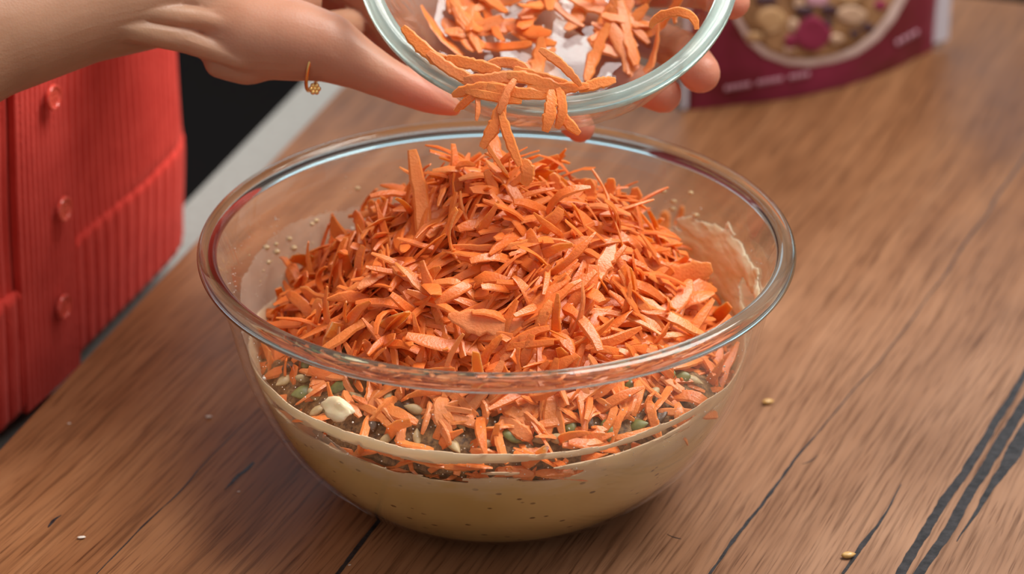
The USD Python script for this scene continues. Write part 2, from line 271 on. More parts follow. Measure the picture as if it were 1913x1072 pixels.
_a = np.radians(np.linspace(0, 360, 37)[:-1])
put('rim', lathe(RIM_R + RIM_T * np.cos(_a), BOWL_H - RIM_T + RIM_T * 0.98 * np.sin(_a), 240), M['glass'], k, True, label='rounded glass rim')

# ------------------------------------------------------------------ batter
BT = 0.0475
def batter_top(x, y):
    r = np.hypot(x, y); p = np.stack([x * 45, y * 45, np.zeros_like(x)], -1)
    return BT + 0.007 * (meshkit.fbm(p, 3, 3) - 0.5) + 0.004 * np.clip(r / 0.1, 0, 1) ** 4
def batter_mesh():
    nphi = 180; ph = np.linspace(0, 2 * np.pi, nphi, endpoint=False); rows = []
    zz = np.linspace(0.0062, 1, 30)
    for z in 0.0062 + np.linspace(0, 1, 24) ** 1.3 * (BT - 0.003 - 0.0062): rows.append((np.full(nphi, float(inner_r(z)) - 0.0004), np.full(nphi, z)))
    R = float(inner_r(BT)) - 0.0006
    for r in R * np.linspace(1, 0.03, 24): rows.append((np.full(nphi, r), batter_top(r * np.cos(ph), r * np.sin(ph))))
    v = np.vstack([np.stack([r * np.cos(ph), r * np.sin(ph), z], 1) for r, z in rows])
    f = grid_faces(len(rows), nphi, False, True)[:, ::-1]
    n = len(v); v = np.vstack([v, [0, 0, 0.0062], [0, 0, BT]]); j = np.arange(nphi); jn = (j + 1) % nphi; b = (len(rows) - 1) * nphi
    f = np.vstack([f, np.stack([jn, j, np.full(nphi, n)], 1), np.stack([b + j, b + jn, np.full(nphi, n + 1)], 1)])
    return v, f
bt = thing('cake_batter', 'thick tan cake batter filling the bottom of the glass mixing bowl', 'batter')
put('batter_pool', batter_mesh(), M['batter'], bt, 60)
def shell(mask_fn, z0, z1, nz, nphi, thick, off=0.0003):
    """Smears on the inner wall: solid film where mask_fn(phi, z) > 0, thinning to its border."""
    ph = np.linspace(-np.pi, np.pi, nphi, endpoint=False); z = np.linspace(z0, z1, nz)
    P, Z = np.meshgrid(ph, z, indexing='ij'); m = mask_fn(P, Z)
    R = inner_r(Z); ro, ri = R - off, R - off - 0.00012 - thick * np.sqrt(np.clip(m, 0, 1))
    vo = np.stack([ro * np.cos(P), ro * np.sin(P), Z], -1).reshape(-1, 3); vi = np.stack([ri * np.cos(P), ri * np.sin(P), Z], -1).reshape(-1, 3)
    f = grid_faces(nphi, nz, True, False); keep = (m.ravel()[f] > 0).all(1); f = f[keep]
    if not len(f): return None
    n = len(vo); e = np.vstack([f[:, [0, 1]], f[:, [1, 2]], f[:, [2, 0]]]); key = e[:, 0] * n * 2 + e[:, 1]; rev = e[:, 1] * n * 2 + e[:, 0]
    b = e[~np.isin(key, rev)]
    F = np.vstack([f, f[:, ::-1] + n, np.stack([b[:, 1], b[:, 0], b[:, 0] + n], 1), np.stack([b[:, 1], b[:, 0] + n, b[:, 1] + n], 1)])
    v = np.vstack([vo, vi]); u, inv = np.unique(F, return_inverse=True)
    return v[u], inv.reshape(F.shape)
def fb(P, Z, fp, fz, seed, oct=4): return meshkit.fbm(np.stack([np.cos(P) * fp, np.sin(P) * fp, Z * fz], -1), oct, seed)
def wrap(a): return (a + np.pi) % (2 * np.pi) - np.pi
FRONT = -np.pi / 2
def smear_mask(P, Z):
    d = wrap(P - FRONT)                                           # 0 at the front, positive to the right
    top = 0.0722 - 0.0042 * np.clip(np.abs(d) - 1.0, 0, 2) + 0.008 * (fb(P, Z * 0.15, 5, 30, 11) - 0.5)
    m = (top - Z) / 0.005
    streak = fb(P, Z, 3.0, 260, 12, 4)                          # long bare streaks dragged round by the spoon
    g_ = lambda c, w, z, h: np.exp(-((d - c) / w) ** 4) * np.exp(-((Z - z) / h) ** 2)
    bare = 1.6 * g_(-0.70, 0.50, 0.0628, 0.0034) + 1.5 * g_(-0.12, 0.42, 0.0595, 0.0030) + 1.2 * g_(0.36, 0.50, 0.0655 + 0.002 * d, 0.0018) + 1.0 * g_(0.95, 0.30, 0.0625, 0.0014)
    return np.minimum(m, 1) - np.clip((streak - 0.30) * 5, 0, 1.6) * bare * 2.0 - 0.2 * np.clip(bare - 0.55, 0, 1)
put('batter_smear', shell(smear_mask, 0.016, 0.080, 150, 1100, 0.0016), M['smear'], bt, 60, label='pale creamy batter smeared in streaks round the inside of the glass')
def swipe_mask(P, Z):       # the creamy swipe high on the right of the wall
    u, v = (P - 0.34) / 0.50, (Z - 0.0815) / 0.0150
    v = v + 0.55 * u * np.abs(u) - 0.25 * u
    blob = 1 - np.abs(u) ** 2.4 - np.abs(v) ** 2
    hole = 1.15 * np.exp(-((P - 0.10) / 0.22) ** 2 - ((Z - 0.080) / 0.0055) ** 2)
    return 1.3 * blob - 1.6 * hole + 1.5 * (fb(P, Z, 9, 190, 21) - 0.5) - 0.15
put('batter_smear', shell(swipe_mask, 0.058, 0.104, 110, 900, 0.0022), M['batter_cream'], bt, 60, label='creamy yellow swipe of batter high on the right inner wall')
def film_mask(P, Z):        # the thin milky film on the left and back of the wall
    d = wrap(P - 2.55)
    return (0.093 - 0.016 * np.abs(d) + 0.010 * (fb(P, Z * .2, 4, 30, 31) - 0.5) - Z) / 0.004 * 1.0 - np.clip((np.abs(d) - 1.15) * 5, 0, 9) - 2.0 * np.exp(-((P - 2.62) / 0.20) ** 2 - ((Z - 0.070) / 0.007) ** 2) - 1.5 * np.exp(-((P - 2.25) / 0.26) ** 2 - ((Z - 0.079) / 0.004) ** 2)
put('batter_film', shell(film_mask, 0.050, 0.104, 80, 900, 0.0004), M['film'], bt, 60, label='thin milky film left on the inner wall at the left')
specks = []
for i in range(900):
    ph = rng.uniform(-np.pi, np.pi); z = BOWL_H - 0.014 - 0.045 * rng.random() ** 0.7; r = float(inner_r(z)) - 0.0003
    big = rng.random() < 0.06; s = rng.uniform(0.0005, 0.0010) if big else rng.uniform(0.00012, 0.0003)
    if big and not (1.9 < ph or ph < -2.6): s *= 0.5
    b = trimesh.creation.icosphere(1 if big else 0, s); specks.append((b.vertices * [1, 1, 1] + [r * math.cos(ph), r * math.sin(ph), z], b.faces))
def far_wall(px, py):
    ds = np.linspace(1.25, 1.55, 1200); p = np.array([at(px, py, d) for d in ds]); o = (np.hypot(p[:, 0], p[:, 1]) > inner_r(np.clip(p[:, 2], .01, .1)) - .0004) & (p[:, 1] > -.02) & (p[:, 2] < BOWL_H - .008)
    return p[int(np.argmax(o))]
drops = []
for i in range(64):
    px = rng.uniform(462, 760); py = 560 - 0.42 * (px - 440) + rng.normal(0, 20) - 22
    q = far_wall(px, py); big = rng.random() < .16; b = trimesh.creation.icosphere(2, rng.uniform(.0010, .0019) if big else rng.uniform(.0003, .0007)); drops.append((b.vertices * [1, 1, .8] + q, b.faces))
for px, py in ((497, 462), (515, 456), (548, 463), (540, 446), (516, 470), (590, 412), (582, 418), (668, 352), (1258, 376), (1290, 360), (1240, 358), (1256, 390), (1300, 402)):
    b = trimesh.creation.icosphere(2, rng.uniform(.0010, .0017)); drops.append((b.vertices * [1.2, 1, .8] + far_wall(px, py), b.faces))
put('batter_droplet', cat_mesh(drops), M['droplet'], bt, True, kind='stuff', label='glistening droplets of batter on the inner wall')
put('splash_speck', cat_mesh(specks), M['white_speck'], bt, True, kind='stuff', label='fine pale splashes dried on the inner wall')

# seeds, sultanas and spice lying on the batter at the front
HC = np.array([0.002, 0.015])
def sugar_z(x, y):
    r = np.hypot(x, y); d = np.abs(wrap(np.arctan2(y, x) - FRONT))
    bank = 0.024 * np.clip((0.101 - r) / 0.032, 0, 1) ** 0.8 * np.clip((1.75 - d) / 0.6, 0, 1)
    return batter_top(x, y) + 0.0105 + bank + 0.0035 * (meshkit.fbm(np.stack([x * 260, y * 260, x * 0], -1), 4, 5) - 0.5)
def spice_mesh():
    ph = np.linspace(0, 2 * np.pi, 200, endpoint=False); rr = np.linspace(0.03, 1, 60) * (float(inner_r(0.060)) - 0.0030)
    R, P = np.meshgrid(rr, ph, indexing='ij'); x, y = R * np.cos(P), R * np.sin(P)
    z = sugar_z(x, y) - 0.005 * np.clip((R / rr[-1] - 0.94) * 16, 0, 1) ** 2
    top = np.stack([x, y, z], -1).reshape(-1, 3); bot = top * [.9, .9, 0] + [0, 0, BT - 0.002]
    f = grid_faces(60, 200, False, True); n = len(top); j = np.arange(200); jn = (j + 1) % 200; b = 59 * 200
    side = np.vstack([np.stack([b + j, b + jn, n + b + j], 1)[:, ::-1], np.stack([b + jn, n + b + jn, n + b + j], 1)[:, ::-1]])
    return np.vstack([top, bot]), np.vstack([f, f[:, ::-1] + n, side])
solo('brown_sugar', spice_mesh(), M['spice'], 'crumbly layer of brown sugar and spice lying on the batter under the carrot', 'sugar', kind='stuff')
def seed_mesh(L, W, T, seed, lump=0.12, point=0.0):
    s = trimesh.creation.icosphere(2); v = s.vertices.copy()
    v[:, 1:] *= (1 - point * np.clip(v[:, :1], 0, 1) ** 1.5)
    v *= 1 + lump * (meshkit.fbm(v * 1.6 + seed * 7.7, 2, seed) - 0.5)[:, None]
    return v * [L / 2, W / 2, T / 2], s.faces
def placed(mesh, pos, x, z):
    z = np.asarray(z, float) / np.linalg.norm(z); x = np.asarray(x, float) - z * np.dot(x, z); x /= np.linalg.norm(x); y = np.cross(z, x)
    return np.asarray(mesh[0]) @ np.array([x, y, z]) + pos, mesh[1]
kinds = [('pumpkin_seed', 'pepita', 22, (0.0105, 0.0062, 0.0026), 0.05, 0.6, 'flat green pumpkin seed lying on the brown sugar behind the front of the glass', 'pumpkin seed', 'green pumpkin seeds in the bowl'),
         ('sultana', 'sultana', 16, (0.0090, 0.0052, 0.0040), 0.9, 0.0, 'dark wrinkled sultana lying on the brown sugar behind the front of the glass', 'sultana', 'dark sultanas in the bowl'),
         ('sunflower_seed', 'sunflower', 34, (0.0085, 0.0042, 0.0026), 0.1, 0.7, 'pale tan sunflower seed lying on the brown sugar behind the front of the glass', 'sunflower seed', 'tan sunflower seeds in the bowl')]
spots = []
for nm, mt, cnt, dim, lump, pt, lab, ct, gr in kinds:
    for i in range(cnt):
        for _ in range(40):
            a = FRONT + rng.uniform(-1.25, 1.15); r = rng.uniform(0.066, 0.0965)
            p = np.array([r * math.cos(a), r * math.sin(a)])
            if all(np.hypot(*(p - q)) > 0.0062 for q in spots): break
        spots.append(p); s = rng.uniform(0.85, 1.15)
        z = float(sugar_z(p[:1], p[1:])[0]) + rng.uniform(0.0008, 0.0022)
        t = rng.uniform(0, 2 * np.pi)
        m = placed(seed_mesh(*(np.array(dim) * s), i, lump, pt), [*p, z], (math.cos(t), math.sin(t), rng.uniform(-.4, .4)), (rng.uniform(-.4, .4), rng.uniform(-1.2, -.2), 1))
        solo(nm, m, M[mt], lab, ct, gr, smooth=True)
b = seed_mesh(0.015, 0.010, 0.005, 4, 1.1, 0.5)
_d = np.linspace(1.1, 1.45, 900); _p = np.array([at(634, 766, d) for d in _d]); _q = _p[int(np.argmax((np.hypot(_p[:, 0], _p[:, 1]) < inner_r(np.clip(_p[:, 2], .01, .1)) - .0032) & (_p[:, 1] < 0)))]
solo('batter_lump', placed(b, _q, (1, -0.35, 0), (-.5, -0.75, 0.35)), M['batter_cream'], 'small pale creamy lump pressed against the front left of the bowl glass', 'batter lump', smooth=True)

# ------------------------------------------------------------------ grated carrot
def shred(pos, d, nrm, L, w, t, bend=0.0, droop=0.0, twist=0.0, seed=0, n=16, rag=0.12, taper=0.6):
    """One shred of carrot: a ribbon along d, flat side along nrm, bent in its plane (bend), over its flat side (droop), in radians over its length; ragged edges."""
    r = np.random.default_rng(seed)
    z = np.asarray(nrm, float) / np.linalg.norm(nrm); x = np.asarray(d, float) - z * np.dot(z, d); x /= np.linalg.norm(x)
    pts, A = [], []; T, Nn = x.copy(), z.copy(); c = np.zeros(3); h = L / (n - 1)
    wob = r.normal(0, 0.10, n)
    for i in range(n):
        B = np.cross(Nn, T); ca, sa = math.cos(twist * (i / (n - 1) - .5)), math.sin(twist * (i / (n - 1) - .5))
        A.append((B * ca + Nn * sa, Nn * ca - B * sa)); pts.append(c.copy()); c = c + T * h
        a, b = bend / (n - 1) + wob[i] * 0.5, droop / (n - 1) + wob[i - 1] * 0.5
        T = T + B * a - Nn * b; T /= np.linalg.norm(T); Nn = Nn - T * np.dot(T, Nn); Nn /= np.linalg.norm(Nn)
    pts = np.array(pts); pts -= pts[n // 2]
    s = np.linspace(0, 1, n); e = np.clip(np.minimum(s / 0.22, (1 - s) / 0.32), 0, 1) ** 0.7
    prof = (1 - taper) + taper * e
    wl = w / 2 * prof * (1 + rag * r.normal(0, 1, n)); wr = w / 2 * prof * (1 + rag * r.normal(0, 1, n)); th = t / 2 * (0.55 + 0.45 * e) * (1 + 0.1 * r.normal(0, 1, n))
    A0 = np.array([a[0] for a in A]); A1 = np.array([a[1] for a in A])
    col = lambda q: np.asarray(q)[:, None]
    v = np.stack([pts + A0 * col(wl) - A1 * col(th * .35), pts + A0 * col(wl * .72) + A1 * col(th), pts - A0 * col(wr * .72) + A1 * col(th * .9), pts - A0 * col(wr) - A1 * col(th * .3), pts - A1 * col(th)], 1).reshape(-1, 3) + pos
    f = grid_faces(n, 5, False, True)[:, ::-1]
    cap = lambda o: [[o, o + 1, o + 2], [o, o + 2, o + 3], [o, o + 3, o + 4]]
    f = np.vstack([f, cap(0), np.array(cap(5 * (n - 1)))[:, ::-1]])
    return v, f
def heap_z(x, y):
    dx, dy = x - HC[0], y - HC[1]
    rho = np.hypot(dx / 0.099, np.where(dy < 0, dy / 0.112, dy / 0.088))
    z = 0.060 + 0.0735 * np.clip(1 - rho ** 1.75, -0.3, 1)
    z = z + 0.013 * (meshkit.fbm(np.stack([x * 42, y * 42, x * 0], -1), 3, 61) - 0.5)
    return z
def heap_n(x, y, e=0.006):
    gx = (heap_z(np.array([x + e]), np.array([y]))[0] - heap_z(np.array([x - e]), np.array([y]))[0]) / (2 * e)
    gy = (heap_z(np.array([x]), np.array([y + e]))[0] - heap_z(np.array([x]), np.array([y - e]))[0]) / (2 * e)
    n = np.array([-gx, -gy, 1.0]); return n / np.linalg.norm(n)
def inside(v, gap=0.0012):
    """Keeps carrot within the bowl."""
    v = v.copy(); r = np.hypot(v[:, 0], v[:, 1]); zz = np.clip(v[:, 2], 0.008, BOWL_H - 0.001); lim = np.where(zz > BOWL_H - 0.013, RIM_R - RIM_T, inner_r(np.minimum(zz, BOWL_H - 0.013))) - gap
    s = np.where((r > lim) & (v[:, 2] < BOWL_H + 0.003), lim / np.maximum(r, 1e-6), 1.0); v[:, :2] *= s[:, None]; v[:, 2] = np.maximum(v[:, 2], 0.056)
    return v
CG = 'grated carrot shreds heaped in the mixing bowl'
CL = 'ragged orange shred of grated carrot on the heap in the large mixing bowl'
heap, deep = [], []
def heap_spot(rmax=1.06):
    while True:
        a = rng.uniform(0, 2 * np.pi); q = math.sqrt(rng.random()) * rmax
        x = HC[0] + 0.099 * q * math.cos(a); y = HC[1] + (0.112 if math.sin(a) < 0 else 0.088) * q * math.sin(a)
        if np.hypot(x, y) < float(inner_r(0.07)) - 0.004: return x, y, q
def one(i, lift, n=14, stick=0.10, front=False):
    while True:
        x, y, q = heap_spot()
        if not front or y < 0.045 + 0.03 * rng.random() : break
    nr = heap_n(x, y); z = float(heap_z(np.array([x]), np.array([y]))[0])
    a = (float(meshkit.noise(np.array([[x * 34, y * 34, 1.7]]), 44)[0]) - .5) * 4.6 + rng.normal(0, .32) + (math.pi if rng.random() < .5 else 0)
    if rng.random() < 0.18: a = rng.uniform(0, 2 * math.pi)
    X, Y, _ = frame(nr, (0, 1, 0.01)); d = X * math.cos(a) + Y * math.sin(a)
    L = rng.choice([rng.uniform(.014, .026), rng.uniform(.026, .050)], p=[.28, .72]); wdt = rng.uniform(.0026, .0052) if rng.random() < .75 else rng.uniform(.0048, .0070)
    nn = nr + rng.normal(0, 0.30, 3); nn /= np.linalg.norm(nn)
    if rng.random() < stick: d = d + nr * rng.uniform(-.7, .7)
    curl = rng.random() < 0.16
    return shred(np.array([x, y, z]) + nr * lift, d, nn, L, wdt, rng.uniform(.0009, .0016), rng.normal(0, .55), rng.normal(.55, .40) * (3 if curl else 1), rng.normal(0, .9), 1000 + i, n, rng.uniform(.06, .17), rng.uniform(.3, .75))
core_ph = np.linspace(0, 2 * np.pi, 90, endpoint=False)
def core_mesh():
    rr = np.linspace(0.02, 0.97, 30); Q, P = np.meshgrid(rr, core_ph, indexing='ij')
    x = HC[0] + 0.099 * Q * np.cos(P); y = HC[1] + np.where(np.sin(P) < 0, 0.092, 0.088) * Q * np.sin(P)
    r = np.hypot(x, y); s = np.minimum(1, (float(inner_r(0.062)) - 0.006) / r); x, y = x * s, y * s
    z = np.maximum(heap_z(x, y) - 0.0085, 0.0570)
    top = np.stack([x, y, z], -1).reshape(-1, 3); bot = top * [1, 1, 0] + [0, 0, 0.0565]
    f = grid_faces(30, 90, False, True); n = len(top); j = np.arange(90); jn = (j + 1) % 90; b = 29 * 90
    side = np.vstack([np.stack([b + j, n + b + j, b + jn], 1), np.stack([b + jn, n + b + j, n + b + jn], 1)])
    return np.vstack([top, bot]), np.vstack([f, f[:, ::-1] + n, side])
for i in range(2600):
    v, f = one(5000 + i, rng.uniform(-0.0085, 0.0004), 10, 0.10); deep.append((inside(v), f))
heap_deep = cat_mesh(deep + [core_mesh()])
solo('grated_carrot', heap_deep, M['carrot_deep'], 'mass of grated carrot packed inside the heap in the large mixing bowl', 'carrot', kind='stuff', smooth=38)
mats = ['carrot'] * 6 + ['carrot_pale'] * 2 + ['carrot_deep']
for i in range(146):
    v, f = one(i, rng.uniform(-0.0008, 0.0032), 14, 0.11, True)
    v = inside(v); cx, cy = v[:, 0].mean() - HC[0], v[:, 1].mean() - HC[1]
    where = 'crown' if math.hypot(cx, cy) < .038 else 'back' if cy > .045 else 'left flank' if cx < -abs(cy) * .8 else 'right flank' if cx > abs(cy) * .8 else 'front slope'
    solo('carrot_shred', (v, f), M[mats[i % 9]], f'ragged orange shred of grated carrot on the {where} of the large heap', 'carrot shred', f'grated carrot shreds on the {where} of the heap', smooth=38)
# shreds that stand out, where the photograph shows them
def over(px, py, lift=0.002):
    """The point of the heap (or just over it) seen at a pixel."""
    ds = np.linspace(1.15, 1.5, 700); p = np.array([at(px, py, d) for d in ds]); below = p[:, 2] < heap_z(p[:, 0], p[:, 1])
    i = int(np.argmax(below)) if below.any() else int(np.argmin(p[:, 2] - heap_z(p[:, 0], p[:, 1])))
    return p[i] - FWD * lift
def span(a, b, w, t, seed, mt, label, bend=0, droop=0, twist=0, rag=.12, lift=.003, taper=.6, group=None):
    A, B = over(*a, lift), over(*b, lift); m = (A + B) / 2
    v, f = shred(m, B - A, (-FWD if True else 0) + np.array([0, 0, .3]), np.linalg.norm(B - A) * 1.06, w, t, bend, droop, twist, seed, 20, rag, taper)
    solo('carrot_shred', (inside(v), f), M[mt], label, 'carrot shred', group, smooth=38)
span((850, 592), (1035, 632), .0098, .0020, 71, 'carrot_pale', 'broad pale rough-edged carrot shred lying across the front of the heap', .1, .2, .3, .16, .0045, .75)
span((778, 372), (822, 555), .0072, .0018, 72, 'carrot', 'long thick carrot strip hanging down the left of the heap', .25, .3, .2, .08, .0045, .5)
span((1012, 478), (1095, 448), .0070, .0018, 73, 'carrot_pale', 'pale frosted carrot shred across the upper middle of the heap', .1, .3, .1, .2, .005, .5)
span((1085, 545), (1155, 470), .0068, .0017, 74, 'carrot_pale', 'straight pale carrot shred slanting up to the right at the heap middle', .15, .2, .2, .14, .0045, .5)
span((1035, 575), (985, 655), .0050, .0016, 75, 'carrot', 'narrow carrot shred bending over above the bowl rim at front', .6, .9, .2, .1, .005, .5)
span((1150, 520), (1240, 615), .0048, .0016, 76, 'carrot', 'long narrow carrot shred sliding down the right of the heap', -.3, .3, .2, .1, .0045, .4)
def strand(pts, w, t, seed, mt, label, group=None, nrm=None, rag=.085, taper=.5, n=18, name='carrot_shred'):
    """A shred through given points in space."""
    P = np.array(pts, float); d = np.r_[0, np.cumsum(np.linalg.norm(np.diff(P, axis=0), axis=1))]; s = np.linspace(0, d[-1], n)
    c = np.stack([(CubicSpline if len(P) > 2 else PchipInterpolator)(d, P[:, k])(s) for k in range(3)], 1); r = np.random.default_rng(seed)
    T = np.gradient(c, axis=0); T /= np.linalg.norm(T, axis=1)[:, None]; N0 = -FWD if nrm is None else np.asarray(nrm, float)
    Nn = N0 - T * (T @ N0)[:, None]; Nn /= np.linalg.norm(Nn, axis=1)[:, None]; B = np.cross(Nn, T)
    u = np.linspace(0, 1, n); e = np.clip(np.minimum(u / .22, (1 - u) / .3), 0, 1) ** .7; pr = 1 - taper + taper * e; col = lambda q: np.asarray(q)[:, None]
    wl = w / 2 * pr * (1 + rag * r.normal(0, 1, n)); wr = w / 2 * pr * (1 + rag * r.normal(0, 1, n)); th = t / 2 * (.55 + .45 * e)
    v = np.stack([c + B * col(wl) - Nn * col(th * .35), c + B * col(wl * .72) + Nn * col(th), c - B * col(wr * .72) + Nn * col(th), c - B * col(wr) - Nn * col(th * .35), c - Nn * col(th)], 1).reshape(-1, 3)
    f = grid_faces(n, 5, False, True)[:, ::-1]; cap = lambda o: [[o, o + 1, o + 2], [o, o + 2, o + 3], [o, o + 3, o + 4]]
    solo(name, (v, np.vstack([f, cap(0), np.array(cap(5 * (n - 1)))[:, ::-1]])), M[mt], label, 'carrot shred', group, smooth=38)
def peak(px0, py0, px1, py1, w, seed, label, d=None, d2=None):
    z0 = over(px0, py0, -.004); dep = float((z0 - CAM) @ FWD); strand([z0, at((px0 + px1) / 2 + 3, (py0 + py1) / 2, dep), at(px1, py1, dep - .002)], w, .0015, seed, 'carrot', label, CG if label == CL else None)
peak(790, 385, 770, 333, .0035, 81, 'thin pointed carrot shred sticking up at the upper left of the heap')
peak(858, 375, 850, 322, .0052, 82, CL); peak(925, 375, 908, 318, .0045, 83, CL); peak(1045, 370, 1030, 325, .0055, 84, CL); peak(1100, 385, 1098, 335, .0060, 85, CL)
peak(1128, 375, 1142, 333, .0050, 86, CL); peak(1185, 405, 1186, 350, .0055, 87, CL); peak(1238, 432, 1240, 395, .0052, 88, CL); peak(1262, 420, 1274, 385, .0030, 89, 'thin carrot sliver standing up at the right shoulder of the heap')
peak(700, 420, 691, 374, .0042, 90, 'small carrot shred standing up at the left shoulder of the heap'); peak(1280, 470, 1330, 490, .0065, 91, CL); peak(1240, 520, 1330, 500, .009, 92, CL)
# shreds seen through the front of the glass
FR = 'carrot shreds pressed behind the front of the mixing bowl glass'
FRL = 'orange carrot shred lying over the seeds behind the front of the mixing bowl glass'
def front(px0, py0, px1, py1, w, seed, mt='carrot'):
    r = np.random.default_rng(seed); P = []; k_ = r.normal(0, 9)
    for px, py, li in ((px0, py0, .003), (px0 * .62 + px1 * .38 + k_, py0 * .62 + py1 * .38, .0045), (px0 * .3 + px1 * .7 + k_ * .6, py0 * .3 + py1 * .7, .004), (px1, py1, .0022)):
        ds = np.linspace(1.1, 1.45, 900); p = np.array([at(px, py, d) for d in ds]); r_ = np.hypot(p[:, 0], p[:, 1])
        ok = (p[:, 1] < 0.03) & (r_ < inner_r(np.clip(p[:, 2], .008, .105)) - 0.0022) & (p[:, 2] < np.maximum(sugar_z(p[:, 0], p[:, 1]), heap_z(p[:, 0], p[:, 1])) + li)
        P.append(p[int(np.argmax(ok))] if ok.any() else None)
    P = [p for p in P if p is not None]
    if len(P) < 2: return
    strand(P, w * r.uniform(.55, .8), .0014, seed, mt, FRL, FR, np.array([0, -.6, .8]) + r.normal(0, .5, 3), rag=.07)
for i, a in enumerate([(800, 725, 850, 800, .006), (812, 775, 905, 800, .0062), (880, 745, 905, 795, .005), (900, 805, 985, 790, .0065), (955, 790, 1000, 745, .006), (1020, 720, 1012, 790, .0042), (1000, 795, 1085, 775, .0068), (1080, 700, 1100, 770, .0052),
        (1085, 790, 1120, 770, .0058), (1110, 740, 1185, 785, .004), (1190, 700, 1260, 760, .0045), (700, 740, 780, 790, .0085), (705, 690, 690, 770, .008), (600, 660, 590, 740, .0095), (560, 670, 610, 700, .006), (905, 870, 830, 872, .0065), (1010, 885, 1110, 893, .006), (740, 835, 830, 872, .006), (1240, 690, 1330, 660, .006), (770, 700, 850, 690, .006), (1150, 650, 1240, 690, .007), (1285, 660, 1345, 700, .007)] + [(lambda x, y, l, t: (x, y, x + l * math.cos(t), y + l * math.sin(t), rng.uniform(.0045, .0085)))(rng.uniform(600, 1270), rng.uniform(690, 790), rng.uniform(50, 105), rng.normal(1.2, 1.0)) for _ in range(56)] + [(x, y, x + dx, y + dy, .0062) for x, y, dx, dy in ((640, 812, 60, 20), (700, 836, 55, 22), (770, 850, 60, 14), (850, 866, 70, 8), (930, 880, 66, 6), (1000, 884, 70, -4), (1050, 886, 55, 2), (880, 842, 60, 10), (960, 846, 70, -2), (740, 820, 70, 20), (1050, 832, 80, -8), (1150, 818, 80, -18))]):
    front(*a, 200 + i, ['carrot', 'carrot_pale', 'carrot'][i % 3])

# ------------------------------------------------------------------ the small glass bowl, tipped towards the large one
SC = at(1025, -90, 1.36); TILT = math.radians(58.0); SN = np.array([0.02, -math.cos(TILT), math.sin(TILT)]); SN /= np.linalg.norm(SN)
SX = np.array([1.0, 0, 0]) - SN * SN[0]; SX /= np.linalg.norm(SX); SY = np.cross(SN, SX)             # SY: up the picture, in the rim plane
SR, SH = 0.0812, 0.062
SWALL = PchipInterpolator([0, .06, .18, .4, .7, 1], [.040, .0455, .0540, .0640, .0730, .0775])
def small_profile():
    z = np.linspace(0, 1, 24); o = [(0, .0012), (.032, .0012), (.035, 0)] + [(float(SWALL(t)), t * (SH - .008)) for t in z]
    rim = [(SR - .0014, SH - .0060), (SR - .0020, SH - .0045), (SR - .0062, SH - .0045), (SR - .0068, SH - .0060)]
    i = [(float(SWALL(t)) - .0038, t * (SH - .008)) for t in z[::-1] if t * (SH - .008) > .006] + [(.035, .0052), (0, .0048)]
    return o + rim + i
def sm(p):      # from the small bowl's own space (z along its axis from the base) to the world
    p = np.atleast_2d(np.asarray(p, float)); return SC + p[:, :1] * SX + p[:, 1:2] * SY + (p[:, 2:] - SH) * SN
k = UsdGeom.Xform.Define(stage, free('/World/small_bowl')); o = SC - SN * SH
k.AddTransformOp().Set(Gf.Matrix4d(*SX, 0, *SY, 0, *SN, 0, *o, 1)); data(k.GetPrim(), 'small clear glass bowl held tipped above the large bowl, carrot spilling over its lip', 'bowl')
put('bowl_wall', lathe_axis(small_profile(), 160), M['thin_glass_small'], k, 40)
_lip = [(SR - .0078, SH - .0014), (SR - .0070, SH - .0004), (SR - .0050, SH + .0006), (SR - .0025, SH + .0008), (SR - .0004, SH + .0001), (SR + .0004, SH - .0014), (SR + .0004, SH - .0042), (SR - .0010, SH - .0056), (SR - .0060, SH - .0056), (SR - .0076, SH - .0036)]
put('lip', lathe([q[0] for q in _lip][::-1], [q[1] for q in _lip][::-1], 200), M['lip_glass'], k, 50, label='pale greenish glass lip')
def swall_in(z): return float(SWALL(np.clip(z / (SH - .008), 0, 1))) - .0038
SG, SL = 'carrot shreds clinging inside the small bowl', 'orange carrot shred clinging to the inside of the small tipped bowl'
def in_small(a, z, da, L, w, lift, seed, mt='carrot', curl=.4, q_r=None):
    """A shred on the small bowl's inner wall at the angle a (0 = right, -90 = lip at the bottom of the picture)."""
    z = max(z, .0062); r = swall_in(z) - lift
    if z < .0075: r = min(q_r if q_r else .03, .036)
    p = np.array([r * math.cos(a), r * math.sin(a), z + (lift if z < .0075 else 0)])
    nl = np.array([-math.cos(a), -math.sin(a), .5]) if z >= .0075 else np.array([0, 0, 1.0]); tl = np.array([-math.sin(a), math.cos(a), 0])
    ul = np.cross(nl / np.linalg.norm(nl), tl); d = tl * math.cos(da) + ul * math.sin(da)
    v, f = shred(np.zeros(3), d, nl, L, w, .0014, rng.normal(0, .4), -curl, rng.normal(0, .4), seed, 12, .15, .55)
    v = v + p; rr = np.hypot(v[:, 0], v[:, 1]); lim = np.array([swall_in(max(t, .006)) for t in v[:, 2]]) - .0012
    s = np.where(rr > lim, lim / np.maximum(rr, 1e-6), 1); v[:, :2] *= s[:, None]; v[:, 2] = np.maximum(v[:, 2], .0068)
    solo('carrot_shred', (sm(v), f), M[mt], SL, 'carrot shred', SG, smooth=38)
def in_wall(px, py):       # the point of the small bowl's inner surface seen at a pixel, in the bowl's own space
    ds = np.linspace(1.25, 1.5, 700); w_ = np.array([at(px, py, d) for d in ds]) - SC; q = np.stack([w_ @ SX, w_ @ SY, w_ @ SN + SH], 1)
    ok = (q[:, 2] < SH - .004) & ((np.hypot(q[:, 0], q[:, 1]) > np.array([swall_in(max(t, 0)) for t in q[:, 2]])) | (q[:, 2] < .0062))
    return q[int(np.argmax(ok))]
